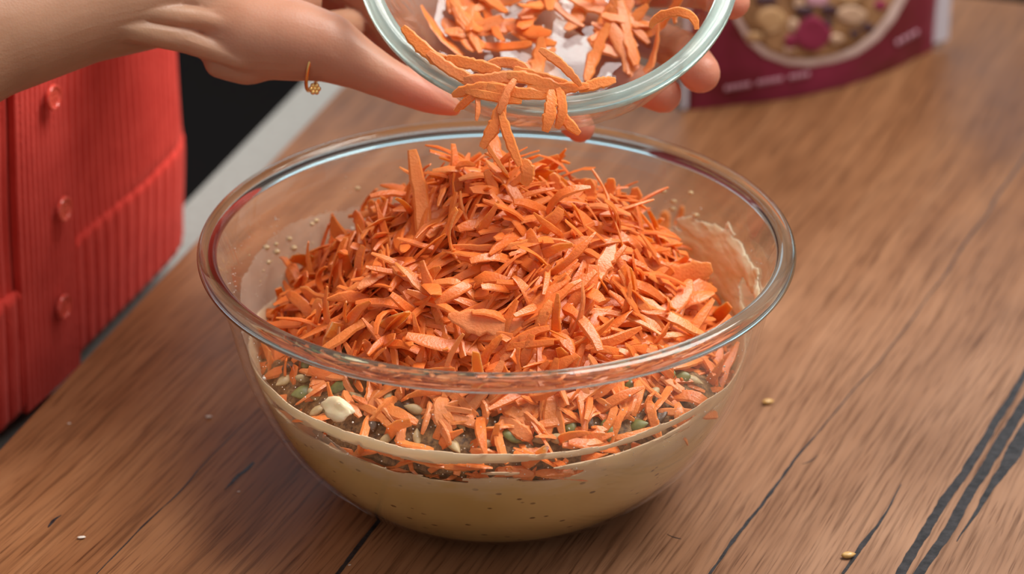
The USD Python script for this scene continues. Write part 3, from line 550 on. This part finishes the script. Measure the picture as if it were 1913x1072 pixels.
areas = [(16, 770, 1290, -10, 45), (13, 860, 1180, -50, 75), (8, 775, 905, 15, 118), (9, 1130, 1285, 10, 120), (4, 930, 1010, 60, 135), (3, 1085, 1140, 60, 130)]
i = 0
for cnt, xa, xb, ya, yb in areas:
    for _ in range(cnt):
        q = in_wall(rng.uniform(xa, xb), rng.uniform(ya, yb)); i += 1
        in_small(math.atan2(q[1], q[0]), float(q[2]), rng.normal(.4, .8), rng.uniform(.018, .038), rng.uniform(.0035, .0072), rng.uniform(.001, .005), 400 + i, mats[(i * 4) % 9], q_r=float(np.hypot(q[0], q[1])))
# spilling over the lip, and on the way down
LIPG, LIPL = 'carrot shreds bunched on the lip of the small bowl', 'orange carrot shred bunched on the lower lip of the small tipped bowl'
def lip(px): return float((sm([[(px - 1025) / 4412, -math.sqrt(max(1e-6, (SR - .004) ** 2 - ((px - 1025) / 4412) ** 2)), SH]])[0] - CAM) @ FWD)
def spill(pts, w, seed, mt='carrot', label=LIPL, group=LIPG, off=.003):
    strand([at(x, y, lip(min(max(x, 800), 1200)) - off - dz) for x, y, dz in pts], w * .86, .0013, seed, mt, label, group)
for i, (pts, w) in enumerate([
    ([(752, 50, -.004), (790, 90, -.002), (840, 128, -.001)], .0062), ([(800, 98, 0), (850, 135, 0), (905, 158, 0)], .006), ([(835, 108, -.004), (880, 120, -.003), (935, 132, -.002)], .0062), ([(862, 150, 0), (920, 148, .002), (985, 138, .001)], .0065),
    ([(845, 178, .001), (885, 165, .003), (940, 160, .002)], .0052), ([(850, 208, .002), (880, 182, .003), (915, 158, .003)], .0040), ([(905, 160, .003), (960, 172, .004), (1025, 178, .003)], .006), ([(940, 140, .002), (1000, 150, .003), (1060, 172, .003)], .0058),
    ([(960, 128, 0), (1010, 145, .001), (1075, 160, .001)], .005), ([(985, 165, .003), (1040, 165, .003), (1100, 160, .002)], .0055), ([(900, 130, -.003), (960, 118, -.003), (990, 138, -.001)], .0055), ([(1080, 168, .001), (1110, 158, .001), (1150, 150, 0)], .0055),
    ([(890, 175, .002), (893, 200, .004), (890, 226, .005)], .0026), ([(870, 170, .003), (930, 182, .004), (975, 190, .004)], .005)]):
    spill(pts, w, 600 + i, mats[(i * 5 + 1) % 9])
spill([(1008, 92, .004), (1050, 122, .006), (1085, 160, .004)], .0045, 631, 'carrot_pale', 'pale straight carrot shred leaning out above the lip of the small bowl', None)
spill([(1215, 52, -.008), (1262, 22, -.004), (1290, 30, -.002), (1302, 55, -.001)], .0048, 632, 'carrot', 'curled carrot shred arched at the upper right of the small bowl', None)
spill([(962, 148, .006), (942, 185, .008), (932, 212, .008)], .0042, 640, 'carrot_pale', 'pale carrot shred hanging from the lip with its wet end pointing down', None)
spill([(940, 190, .006), (925, 230, .007), (900, 276, .007)], .0062, 641, 'carrot', 'broad carrot shred hanging to the left below the lip of the small bowl', None)
spill([(934, 205, .007), (950, 255, .008), (972, 310, .008)], .0048, 642, 'carrot', 'long carrot shred dropping from the lip towards the heap top', None)
spill([(905, 262, .006), (925, 295, .006), (948, 325, .006)], .0022, 643, 'carrot', 'thin carrot sliver falling onto the top of the heap', None)
spill([(1030, 168, .005), (1028, 205, .008), (1018, 246, .008)], .0062, 644, 'carrot', 'wide carrot shred folded over the middle of the small bowl lip', None)
spill([(1042, 165, .004), (1050, 205, .007), (1040, 240, .006)], .0050, 645, 'carrot', 'second carrot shred folded over the lip beside the widest one', None)
spill([(1045, 205, .004), (1060, 228, .005), (1083, 250, .005)], .0050, 646, 'carrot', 'carrot shred with tapered end lying against the lowest fingertip', None)
spill([(975, 300, .006), (985, 315, .006), (978, 345, .004)], .0070, 647, 'carrot', 'broad curled carrot shred landing upright on the top of the heap', None)

# ------------------------------------------------------------------ the cook
def skin_material():
    N = {'g': ('geometry', {}), 'n': ('noise_texture', {'scale': 22.0, 'detail': 4.0, 'roughness': 0.6}), 'r': ('rgb_ramp', {'ramp': [(0.3, (0.33, 0.170, 0.098)), (0.7, (0.41, 0.225, 0.138))]}),
         'at': ('attribute', {'attribute': 'flush'}), 'x': ('mix_color', {'blend_type': 'mix', 'b': (0.50, 0.180, 0.120)}),
         'v': ('voronoi_texture', {'scale': 900.0}), 'b': ('bump', {'strength': 0.16, 'distance': 0.0004}),
         'p': ('principled_bsdf', {'roughness': 0.46, 'subsurface_weight': 0.35, 'subsurface_radius': (1.0, 0.36, 0.18), 'subsurface_scale': 0.004, 'specular_ior_level': 0.42})}
    return mat('skin', N, [('g.position', 'n.vector'), ('n.fac', 'r.fac'), ('r.color', 'x.a'), ('at.fac', 'x.fac'), ('x.result', 'p.base_color'), ('g.position', 'v.vector'), ('v.distance', 'b.height'), ('b.normal', 'p.normal')])
M['skin'] = skin_material()
def knit_material():
    N = {'g': ('geometry', {}), 'n': ('noise_texture', {'scale': 55.0, 'detail': 4.0}), 'r': ('rgb_ramp', {'ramp': [(0.3, (0.50, 0.030, 0.020)), (0.7, (0.60, 0.050, 0.035))]}),
         'm': ('mapping', {'scale': (700.0, 700.0, 420.0)}), 'n2': ('noise_texture', {'scale': 1.0, 'detail': 2.0}), 'b': ('bump', {'strength': 0.5, 'distance': 0.0009}),
         'p': ('principled_bsdf', {'roughness': 0.85, 'sheen_weight': 0.25, 'sheen_roughness': 0.5, 'sheen_tint': (1.0, 0.35, 0.3), 'specular_ior_level': 0.2})}
    return mat('red_knit', N, [('g.position', 'n.vector'), ('n.fac', 'r.fac'), ('r.color', 'p.base_color'), ('g.position', 'm.vector'), ('m.vector', 'n2.vector'), ('n2.fac', 'b.height'), ('b.normal', 'p.normal')])
M['knit'] = knit_material()
plain('button_red', (0.66, 0.075, 0.05), 0.22, coat_weight=0.3); plain('gold', (0.80, 0.52, 0.20), 0.22, metallic=1.0); plain('trousers', (0.010, 0.010, 0.012), 0.8)

HEM = -0.022
plan = np.array([(-.2470, .0420), (-.2290, .0893), (-.2085, .1400), (-.1905, .1915), (-.1745, .2383), (-.1665, .2670), (-.1690, .2930), (-.1850, .3180), (-.225, .336), (-.285, .325), (-.345, .268), (-.385, .190), (-.405, .105), (-.398, .035), (-.365, -.012), (-.320, -.022), (-.275, .000)])
_cs = CubicSpline(np.arange(len(plan) + 1), np.vstack([plan, plan[:1]]), bc_type='periodic')
_u = np.linspace(0, len(plan), 4001); _p = _cs(_u); _s = np.r_[0, np.cumsum(np.linalg.norm(np.diff(_p, axis=0), axis=1))]; PERIM = _s[-1]
def plan_at(s):
    u = np.interp(np.asarray(s) % PERIM, _s, _u); p = _cs(u); t = _cs(u, 1); t = t / np.linalg.norm(t, axis=-1, keepdims=True)
    return p, np.stack([t[..., 1], -t[..., 0]], -1)              # the normal points outwards (plan runs counter-clockwise seen from below the arm)
S_OF = lambda px: float(_s[np.argmin(np.abs([CAM[0] * 0 + q[0] - px for q in _p[:2000]]))])
def lean(z):      # the garment leans and hangs: offset and swelling at a height
    h = np.asarray(z) - HEM
    return 0.030 * h, 0.006 * np.sin(np.clip(h / 0.16, 0, 1) * np.pi) * 0
CEN = np.array([-.285, .155])
def cloth(s0, s1, z0, z1, ns, nz, off, thick, rib, ribdepth, folds=1.0, closed=False, hem_round=True):
    """A sheet of knitted cloth on the plan, with raised ribs, between two arc lengths and heights; solid."""
    s = np.linspace(s0, s1, ns, endpoint=not closed); z = np.linspace(z0, z1, nz); S, Z = np.meshgrid(s, z, indexing='ij')
    P, N = plan_at(S); h = Z - HEM
    ph = (S / rib) % 1.0; bump = np.sqrt(np.clip(1 - (2 * ph - 1) ** 2 * 0.97, 0, 1)) if ribdepth > 0.0012 else 0.5 - 0.5 * np.cos(ph * 2 * np.pi)
    fold = 0.0072 * (meshkit.fbm(np.stack([S * 9, Z * 4.0, S * 0], -1), 3, 71) - .5) * np.clip(h / 0.05, 0.3, 1) * 2
    shrink = 1.0 - 0.55 * np.clip((h - 0.40) / 0.10, 0, 1) ** 2
    O = off + ribdepth * bump + fold * folds
    def surf(o):
        q = CEN + (P - CEN) * shrink[..., None] + N * o[..., None]
        q[..., 0] += 0.030 * h
        return np.concatenate([q, Z[..., None]], -1)
    edge = np.minimum(np.minimum(Z - z0, z1 - Z) / 0.0025, 1); edge = 0.35 + 0.65 * np.sqrt(np.clip(edge, 0, 1))
    a, b = surf(O * 0 + off + (O - off) * edge), surf(np.full_like(O, off - thick) + fold * folds)
    va, vb = a.reshape(-1, 3), b.reshape(-1, 3); f = grid_faces(ns, nz, closed, False); n = len(va)
    e = np.vstack([f[:, [0, 1]], f[:, [1, 2]], f[:, [2, 0]]]); key, rev = e[:, 0] * n + e[:, 1], e[:, 1] * n + e[:, 0]; bd = e[~np.isin(key, rev)]
    return np.vstack([va, vb]), np.vstack([f, f[:, ::-1] + n, np.stack([bd[:, 1], bd[:, 0], bd[:, 0] + n], 1), np.stack([bd[:, 1], bd[:, 0] + n, bd[:, 1] + n], 1)])
person = thing('person', 'person in a red knitted cardigan and gold ring tipping grated carrot from a small bowl', 'person', loc=(-.285, .155, FLOOR))
PO = np.array([-.285, .155, FLOOR])
def local(m):
    v, f = (m if isinstance(m, tuple) else (lambda a: (a[0], a[1]))(meshkit.arrays(m)))
    return np.asarray(v) - PO, f
# skin: torso stump, both arms and hands, one surface
def P3(px, py, d): return np.array(at(px, py, d))
B = []
for a, b in (((-.300, .140, .04), .060), ((-.300, .150, .16), .062)), (((-.300, .150, .16), .062), ((-.30, .155, .33), .066)), (((-.30, .155, .34), .066), ((-.345, .05, .44), .05)), (((-.30, .155, .34), .066), ((-.235, .26, .44), .05)):
    B.append(m3.Manifold.batch_hull([sphere(a[1], 32).translate(tuple(a[0])), sphere(b[1], 32).translate(tuple(b[0]))]))
# right arm, nearer the camera
R_elbow, R_fore, R_wrist = P3(-620, 330, 1.310), P3(-40, 58, 1.352), P3(318, -22, 1.378)
B += hull_chain([((-.345, .05, .44), .050), (R_elbow, .043), (P3(-330, 180, 1.332), .0405), (R_fore, .0300), (P3(150, 5, 1.366), .0262), (R_wrist, .0238), (P3(410, 8, 1.384), .0225)], 56)
B += hull_chain([(P3(395, 40, 1.374), .0165), (P3(470, 66, 1.370), .0185), (P3(545, 74, 1.368), .0176), (P3(605, 86, 1.366), .0150), (P3(665, 117, 1.365), .0112), (P3(715, 143, 1.364), .0091), (P3(765, 166, 1.364), .0078), (P3(808, 184, 1.364), .0066), (P3(845, 199, 1.365), .0040)], 28)
B += hull_chain([(P3(420, 105, 1.372), .0100), (P3(463, 124, 1.370), .0080), (P3(500, 112, 1.370), .0085), (P3(560, 110, 1.369), .0090)], 24)   # heel of the thumb
def knob(c, r): return sphere(r, 24).translate(tuple(c))
B.append(m3.Manifold.batch_hull([knob(P3(430, -20, 1.39), .019), knob(P3(548, 6, 1.395), .0125), knob(P3(545, -75, 1.425), .0125), knob(P3(480, -90, 1.43), .014), knob(P3(470, 40, 1.385), .016)]))
B += hull_chain([(P3(230, 52, 1.3560), .0058), (P3(340, 72, 1.3600), .0060), (P3(455, 112, 1.3600), .0045)], 16)      # the thumb's tendons at the wrist
B += hull_chain([(P3(250, 20, 1.3560), .0050), (P3(370, 36, 1.3600), .0056), (P3(530, 70, 1.3580), .0045)], 16)
right_fingers = [[(575, 75, 1.395, .0115), (655, 48, 1.440, .0078), (712, 22, 1.458, .0076), (752, 6, 1.470, .0070)],
                 [(560, -60, 1.42, .0115), (650, -85, 1.46, .0090), (725, -90, 1.478, .0084), (785, -96, 1.480, .0074)],
                 [(545, -95, 1.425, .0110), (635, -135, 1.462, .0086), (705, -150, 1.480, .0080), (765, -158, 1.482, .0070)],
                 [(510, -110, 1.43, .0100), (595, -170, 1.462, .0078), (650, -200, 1.476, .0072), (700, -215, 1.478, .0062)]]
# left hand beneath the small bowl
def lh(x, y, below): return sm([[x, y, -below]])[0]
left_mcp = {'index': lh(-.004, .042, .0150), 'middle': lh(.004, .024, .0145), 'ring': lh(.004, .007, .0140), 'little': lh(-.004, -.009, .0135)}
L_wrist = lh(-.072, .040, .024)
B.append(m3.Manifold.batch_hull([knob(L_wrist, .0190), knob(left_mcp['index'], .0105), knob(left_mcp['middle'], .0105), knob(left_mcp['ring'], .0100), knob(left_mcp['little'], .0092), knob(lh(-.05, .045, .020), .016), knob(lh(-.05, .0, .020), .014)]))
B += hull_chain([((-.235, .26, .44), .048), (lh(-.27, .20, -.03), .041), (lh(-.17, .115, .012), .032), (L_wrist, .0215)], 28)
B += hull_chain([(lh(-.045, .045, .018), .0145), (lh(-.020, .072, .010), .0115), (lh(.010, .085, -.018), .0098), (lh(.028, .088, -.036), .0075)], 20)    # left thumb up the far side
left_fingers = {'little': [(.007, -.029, .0115, .0080), (None, 1083, 238, 1.389, .0066)], 'ring': [(.032, -.012, .0120, .0090), (None, 1238, 176, 1.386, .0082)],
                'middle': [(.044, .010, .0115, .0094), (.062, -.010, -.0040, .0090), (None, 1308, 136, 1.380, .0088)], 'index': [(.042, .036, .0110, .0092), (.070, .020, -.0100, .0086), (None, 1368, 4, 1.386, .0076)]}
core = m3.Manifold.batch_boolean(B, m3.OpType.Add)
fing = []
for ch in right_fingers: fing += hull_chain([(P3(x, y, d), r) for x, y, d, r in ch], 20)
for nm, ch in left_fingers.items(): fing += hull_chain([(left_mcp[nm], .0098)] + [((P3(*c[1:4]), c[4]) if c[0] is None else (lh(c[0], c[1], c[2]), c[3])) for c in ch], 20)
body = m3.Manifold.batch_boolean([core] + fing, m3.OpType.Add)
bm = body.refine_to_length(0.0032).to_mesh(); bm = trimesh.Trimesh(bm.vert_properties[:, :3], bm.tri_verts, process=True)
trimesh.smoothing.filter_taubin(bm, lamb=0.5, nu=0.52, iterations=30)
bv = np.array(bm.vertices)
tips = np.array([P3(845, 199, 1.365), P3(800, 180, 1.36), P3(1083, 240, 1.389), P3(1238, 178, 1.386), P3(1312, 136, 1.380), P3(1366, 4, 1.386), P3(752, 6, 1.470), P3(700, 28, 1.455)])
flush = np.clip(1.15 - np.min(np.linalg.norm(bv[:, None] - tips[None], axis=2), 1) / 0.030, 0, 1) * 0.85
hand = np.clip(1.1 - np.linalg.norm(bv - P3(640, 100, 1.366), axis=1) / 0.075, 0, 1) * 0.35
pm = put('body', (bv - PO, np.array(bm.faces)), M['skin'], person, True)
UsdGeom.PrimvarsAPI(stage.GetPrimAtPath(f'{person.GetPath()}/body')).CreatePrimvar('flush', Sdf.ValueTypeNames.FloatArray, 'vertex').Set([float(t) for t in np.maximum(np.maximum(flush, hand), 0.55 * np.clip(1.6 - np.linalg.norm(bv - lh(0, 0, .012), axis=1) / 0.07, 0, 1))])

s_edge = float(_s[int(np.argmin(np.linalg.norm(_p - np.array([-.2040, .1530]), axis=1)))])      # the front edge of the button band
s_band = float(_s[int(np.argmin(np.linalg.norm(_p - np.array([-.2225, .1055]), axis=1)))])
FULL = 0.47
cg_ = put('cardigan', local(cloth(0, PERIM, HEM + 0.056, FULL, 1500, 90, 0.0, 0.003, 0.0062, 0.0010, 1.0, True)), M['knit'], person, 60, label='red knitted cardigan')
put('hem_band', local(cloth(s_edge - 0.004, s_band + PERIM, HEM, HEM + 0.060, 1500, 26, 0.0006, 0.003, 0.0108, 0.0026, 0.6)), M['knit'], cg_, 60)
put('hem_band', local(cloth(s_band - 0.085, s_band + 0.002, HEM - 0.003, HEM + 0.058, 190, 26, 0.0010, 0.003, 0.0108, 0.0026, 0.6)), M['knit'], cg_, 60)
put('button_band', local(cloth(s_band, s_edge, HEM - 0.004, FULL, 120, 110, 0.0036, 0.0032, 0.0045, 0.0006, 0.9)), M['knit'], cg_, 60)
put('trousers', local(m3.Manifold.batch_boolean([m3.Manifold.batch_hull([sphere(.075, 32).translate((-.335, .06, .05)), sphere(.075, 32).translate((-.315, .23, .05)), sphere(.078, 32).translate((-.395, .05, -.10)), sphere(.078, 32).translate((-.355, .25, -.10))]),
     *hull_chain([((-.395, .05, -.10), .078), ((-.395, .06, -.48), .055), ((-.40, .06, FLOOR + .05), .048)], 28), *hull_chain([((-.355, .25, -.10), .078), ((-.355, .24, -.48), .055), ((-.36, .24, FLOOR + .05), .048)], 28)], m3.OpType.Add)), M['trousers'], person, 40)
# buttons: a dished disc with a raised rim and holes
def button_mesh(R=.0060, T=.0022):
    prof = [(0, 0), (R * .85, 0), (R, T * .35), (R, T * .75), (R * .93, T), (R * .80, T), (R * .70, T * .72), (0, T * .62)]
    b = lathe_axis(prof, 40)
    for x in (-1, 1):
        for y in (-1, 1): b = b - m3.Manifold.cylinder(T * 3, R * .11, R * .11, 12).translate((x * R * .2, y * R * .24, -T))
    return meshkit.arrays(b)[:2]
def on_band(px, py):
    best = None
    for s in np.linspace(s_band, s_edge, 60):
        P, N = plan_at(np.array(s))
        for z in np.linspace(HEM, .25, 140):
            q = np.array([P[0] + N[0] * .0054 + .03 * (z - HEM), P[1] + N[1] * .0054, z]); d = q - CAM; dep = d @ FWD
            e = math.hypot(956.5 + FPX * d[0] / dep - px, 536 - FPX * (d @ UP) / dep - py)
            if best is None or e < best[0]: best = (e, q, N)
    return best[1], np.array([best[2][0], best[2][1], 0.04])
for px, py in ((95, 182), (117, 393), (116, 572), (70, -40), (50, -250)):
    q, nn = on_band(px, py); m = placed(button_mesh(), q, np.cross((0, 0, 1), nn), nn)
    put('button', local(m), M['button_red'], cg_, 40)
# the ring: a thin band at the base of the thumb with a small gold flower
rc = P3(590, 103, 1.3675); ax = P3(665, 122, 1.365) - P3(560, 92, 1.368); ax /= np.linalg.norm(ax)
X_, Y_, Z_ = frame(ax, UP)
t = np.linspace(0, 2 * np.pi, 65)[:-1]; RR, rr = 0.0150, 0.00075
tor = trimesh.creation.torus(RR, rr, major_sections=64, minor_sections=12); rv = tor.vertices @ np.array([X_, Y_, Z_]) + P3(594, 106, 1.3685)
rg_ = put('ring', (rv - PO, tor.faces), M['gold'], person, True, label='thin gold ring')
fl = []
fc = P3(588, 166, 1.3600)
for i in range(7):
    a = i * 2 * np.pi / 6; rad = 0 if i == 6 else .0016
    s = trimesh.creation.icosphere(2, .0011 if i < 6 else .0010); fl.append((s.vertices + fc + rad * (math.cos(a) * RT + math.sin(a) * UP), s.faces))
put('ring_flower', cat_mesh([(v - PO, f) for v, f in fl]), M['gold'], rg_, True, label='small gold flower')

# ------------------------------------------------------------------ the pouch of muesli
PA, PB = on_z(1284, 204), on_z(1742, 92); PD = (PB - PA) / np.linalg.norm(PB - PA); PW = float(np.linalg.norm(PB - PA)); PN = np.array([PD[1], -PD[0], 0.0]); PH = 0.235
mottled('pouch_magenta', (0.115, 0.007, 0.016), (0.22, 0.018, 0.055), 14, 0.32, lo=0.4, hi=0.6)
plain('pouch_clear', (0.50, 0.47, 0.52), 0.3); plain('print_white', (0.56, 0.42, 0.38), 0.4); plain('print_pink', (0.48, 0.25, 0.31), 0.4)
mottled('print_muesli', (0.13, 0.055, 0.018), (0.42, 0.23, 0.11), 55, 0.4, lo=.35, hi=.7)
plain('print_nut', (0.45, 0.27, 0.13), 0.4); plain('print_berry', (0.22, 0.018, 0.055), 0.4); plain('print_dark', (0.05, 0.02, 0.03), 0.4); plain('print_cream', (0.50, 0.33, 0.22), 0.4)
def bulge(s, h):
    a = np.clip(np.asarray(s) / PW, 0, 1); b = np.clip(np.asarray(h) / PH, 0, 1)
    foot = np.sin(np.pi * a) * 0.010 * np.exp(-(b / 0.25) ** 2)
    return 0.001 + foot + 0.020 * np.sin(np.pi * a) ** 0.8 * np.sin(np.pi * np.clip(b * .92 + .08, 0, 1)) ** 0.8 + 0.0030 * (meshkit.fbm(np.stack([np.asarray(s) * 38, np.asarray(h) * 30, np.asarray(s) * 0], -1), 3, 91) - .5)
def pp(s, h, o=0.0): return PA + np.multiply.outer(np.asarray(s), PD) + np.multiply.outer(bulge(s, h) + o, PN) + np.multiply.outer(np.asarray(h), [0, 0, 1.0])
k = thing('muesli_pouch', 'magenta stand-up muesli pouch with a printed bowl, standing at the back of the worktop', 'pouch', loc=PA + PD * PW / 2)
KO = PA + PD * PW / 2
s_, h_ = np.meshgrid(np.linspace(0, PW, 60), np.linspace(0.0003, PH, 70), indexing='ij')
fr, bk = pp(s_, h_), PA + s_[..., None] * PD - (bulge(s_, h_) + .0006)[..., None] * PN + h_[..., None] * np.array([0, 0, 1.0])
gf = grid_faces(60, 70); n = fr.size // 3; e = np.vstack([gf[:, [0, 1]], gf[:, [1, 2]], gf[:, [2, 0]]]); bd = e[~np.isin(e[:, 0] * n + e[:, 1], e[:, 1] * n + e[:, 0])]
put('bag', (np.vstack([fr.reshape(-1, 3), bk.reshape(-1, 3)]) - KO, np.vstack([gf[:, ::-1] if False else gf, gf[:, ::-1] + n, np.stack([bd[:, 1], bd[:, 0], bd[:, 0] + n], 1), np.stack([bd[:, 1], bd[:, 0] + n, bd[:, 1] + n], 1)])), M['pouch_magenta'], k, 60)
for a, b in ((-.0035, .0004), (PW - .0004, PW + .0105)):
    q = np.array([PA + PD * s + PN * o + np.array([0, 0, h]) for s in (a, b) for o in (-.0007, .0007) for h in (.004 if s > .1 else .001, PH)])
    put('side_seal', m3.Manifold.hull_points(q - KO), M['pouch_clear'], k, False, label='clear plastic side seal')
def sh(px, py):      # where on the pouch's face a point lies
    r = FWD + RT * (px - 956.5) / FPX + UP * (536 - py) / FPX; o = 0.012
    for _ in range(6):
        t_ = ((PA + PN * o - CAM) @ PN) / (r @ PN); q = CAM + r * t_; s, h = float((q - PA) @ PD), float(q[2]); o = float(bulge(np.array(s), np.array(h)))
    return s, h
def patch(poly, name, m, lift, label=None, parent=None):
    """A flat print: a polygon on the face, laid on its swelling."""
    g = sg.Polygon(poly).buffer(0) if not hasattr(poly, 'buffer') else poly
    x0, y0, x1, y1 = g.bounds; parts = []
    tm = trimesh.creation.extrude_polygon(g, 1.0, engine='earcut'); tm = tm.subdivide_to_size(0.006) if False else tm
    v2, f2 = trimesh.creation.triangulate_polygon(g, engine='earcut'); v3 = np.c_[v2, np.zeros(len(v2))]
    v3, f2 = trimesh.remesh.subdivide_to_size(v3, f2, 0.006)
    f3 = pp(v3[:, 0], v3[:, 1], lift); b3 = pp(v3[:, 0], v3[:, 1], -0.0002); nn = len(f3)
    e = np.vstack([f2[:, [0, 1]], f2[:, [1, 2]], f2[:, [2, 0]]]); bd = e[~np.isin(e[:, 0] * nn + e[:, 1], e[:, 1] * nn + e[:, 0])]
    put(name, (np.vstack([f3, b3]) - KO, np.vstack([f2, f2[:, ::-1] + nn, np.stack([bd[:, 1], bd[:, 0], bd[:, 0] + nn], 1), np.stack([bd[:, 1], bd[:, 0] + nn, bd[:, 1] + nn], 1)])), m, k, True, label=label)
def curve(pts, close_top=.20):
    P = np.array([sh(*p) for p in pts]); return P
rim_o = curve([(1356, 5), (1372, 40), (1396, 80), (1428, 106), (1470, 121), (1512, 124), (1556, 117), (1602, 101), (1642, 72), (1672, 35), (1694, -5), (1705, -50)])
rim_i = curve([(1370, 0), (1386, 36), (1408, 72), (1438, 95), (1474, 107), (1512, 109), (1552, 102), (1594, 86), (1630, 58), (1657, 24), (1676, -12), (1686, -52)])
top = lambda P: np.vstack([P, [[P[-1, 0] - .01, P[-1, 1] + .03], [P[0, 0] + .05, P[-1, 1] + .05], [P[0, 0] + .005, P[-1, 1] + .01], ]])
patch(top(rim_o), 'printed_bowl', M['print_white'], .0004, 'pale printed bowl rim'); patch(top(rim_i), 'printed_muesli', M['print_muesli'], .0008, 'printed muesli')
def blob(px, py, w, h, name, m, seed, lift=.0012):
    a = np.linspace(0, 2 * np.pi, 18)[:-1]; q = 1 + .22 * (meshkit.noise(np.stack([np.cos(a) * 1.3, np.sin(a) * 1.3, a * 0 + seed], -1), seed) - .5)
    patch(np.array([sh(px + w * c * s, py + h * d * s) for c, d, s in zip(np.cos(a), np.sin(a), q)]), name, m, lift)
for i, a in enumerate([(1437, 36, 28, 24, 'printed_nut', 'print_nut'), (1588, 27, 28, 16, 'printed_nut', 'print_cream'), (1516, 62, 34, 32, 'printed_berry', 'print_berry'), (1408, 68, 14, 9, 'printed_oat', 'print_nut'), (1475, 76, 11, 13, 'printed_berry', 'print_berry'), (1480, 45, 9, 12, 'printed_oat', 'print_cream'),
                       (1472, 92, 10, 7, 'printed_oat', 'print_cream'), (1548, 18, 16, 10, 'printed_seed', 'print_dark'), (1500, 20, 18, 10, 'printed_seed', 'print_dark'), (1525, -2, 22, 12, 'printed_berry', 'print_pink'), (1620, 50, 12, 9, 'printed_seed', 'print_dark'), (1560, 72, 13, 9, 'printed_oat', 'print_cream'),
                       (1595, 62, 9, 8, 'printed_seed', 'print_dark'), (1643, 8, 12, 10, 'printed_berry', 'print_berry'), (1585, -4, 20, 9, 'printed_nut', 'print_nut'), (1430, 0, 22, 9, 'printed_seed', 'print_dark'), (1490, 5, 9, 12, 'printed_oat', 'print_cream'), (1545, 45, 7, 12, 'printed_seed', 'print_dark')]):
    blob(*a[:5], M[a[5]], i + 1, .0012 + .0001 * (i % 3))
# the two lines of small pale lettering are far out of focus: strokes of letter size
for (xa, ya), (xb, yb), cnt, hh in (((1352, 166), (1512, 138), 16, 8), ((1672, 82), (1716, 58), 4, 9)):
    for i in range(cnt):
        if cnt > 8 and i in (5, 11): continue
        u = (i + .5) / cnt; px, py = xa + (xb - xa) * u, ya + (yb - ya) * u; wd = abs(xb - xa) / cnt * .34
        patch(np.array([sh(px + c * wd, py + d * hh / 2 - c * wd * .3) for c, d in ((-1, -1), (1, -1), (1, 1), (-1, 1))]), 'printed_letter', M['print_pink'], .0008)

# ------------------------------------------------------------------ crumbs on the worktop
for px, py, L, lab in ((1435, 750, .0056, 'golden seed lying on the timber to the right of the mixing bowl'), (1585, 1037, .0062, 'shiny golden seed lying on a dark vein at the front of the worktop')):
    q = on_z(px, py, 0.0013); m = placed(seed_mesh(L, L * .55, L * .42, px, .3, .4), q, (1, .25, 0), (0, 0, 1)); v = m[0]; v[:, 2] -= v[:, 2].min() - 0.00015
    solo('golden_seed', (v, m[1]), M['golden_seed'], lab, 'seed', smooth=True)
for i, (px, py, L, lab) in enumerate(((390, 778, .0030, 'largest white flour fleck on the timber to the left of the mixing bowl'), (129, 790, .0016, 'tiny white fleck near the left edge of the worktop'), (152, 1004, .0034, 'thin whitish crumb at the front left of the worktop'), (446, 917, .0013, 'tiny white crumb beside the short dark vein at left'), (653, 1054, .0012, 'tiny white crumb on the dark vein at front'))):
    q = on_z(px, py, 0.0006); m = placed(seed_mesh(L, L * .45, L * .3, i + 30, .8), q, (1, .1 * i, 0), (0, 0, 1)); v = m[0]; v[:, 2] -= v[:, 2].min() - 0.00015
    solo('crumb', (v, m[1]), M['white_speck'], lab, 'crumb', smooth=True)
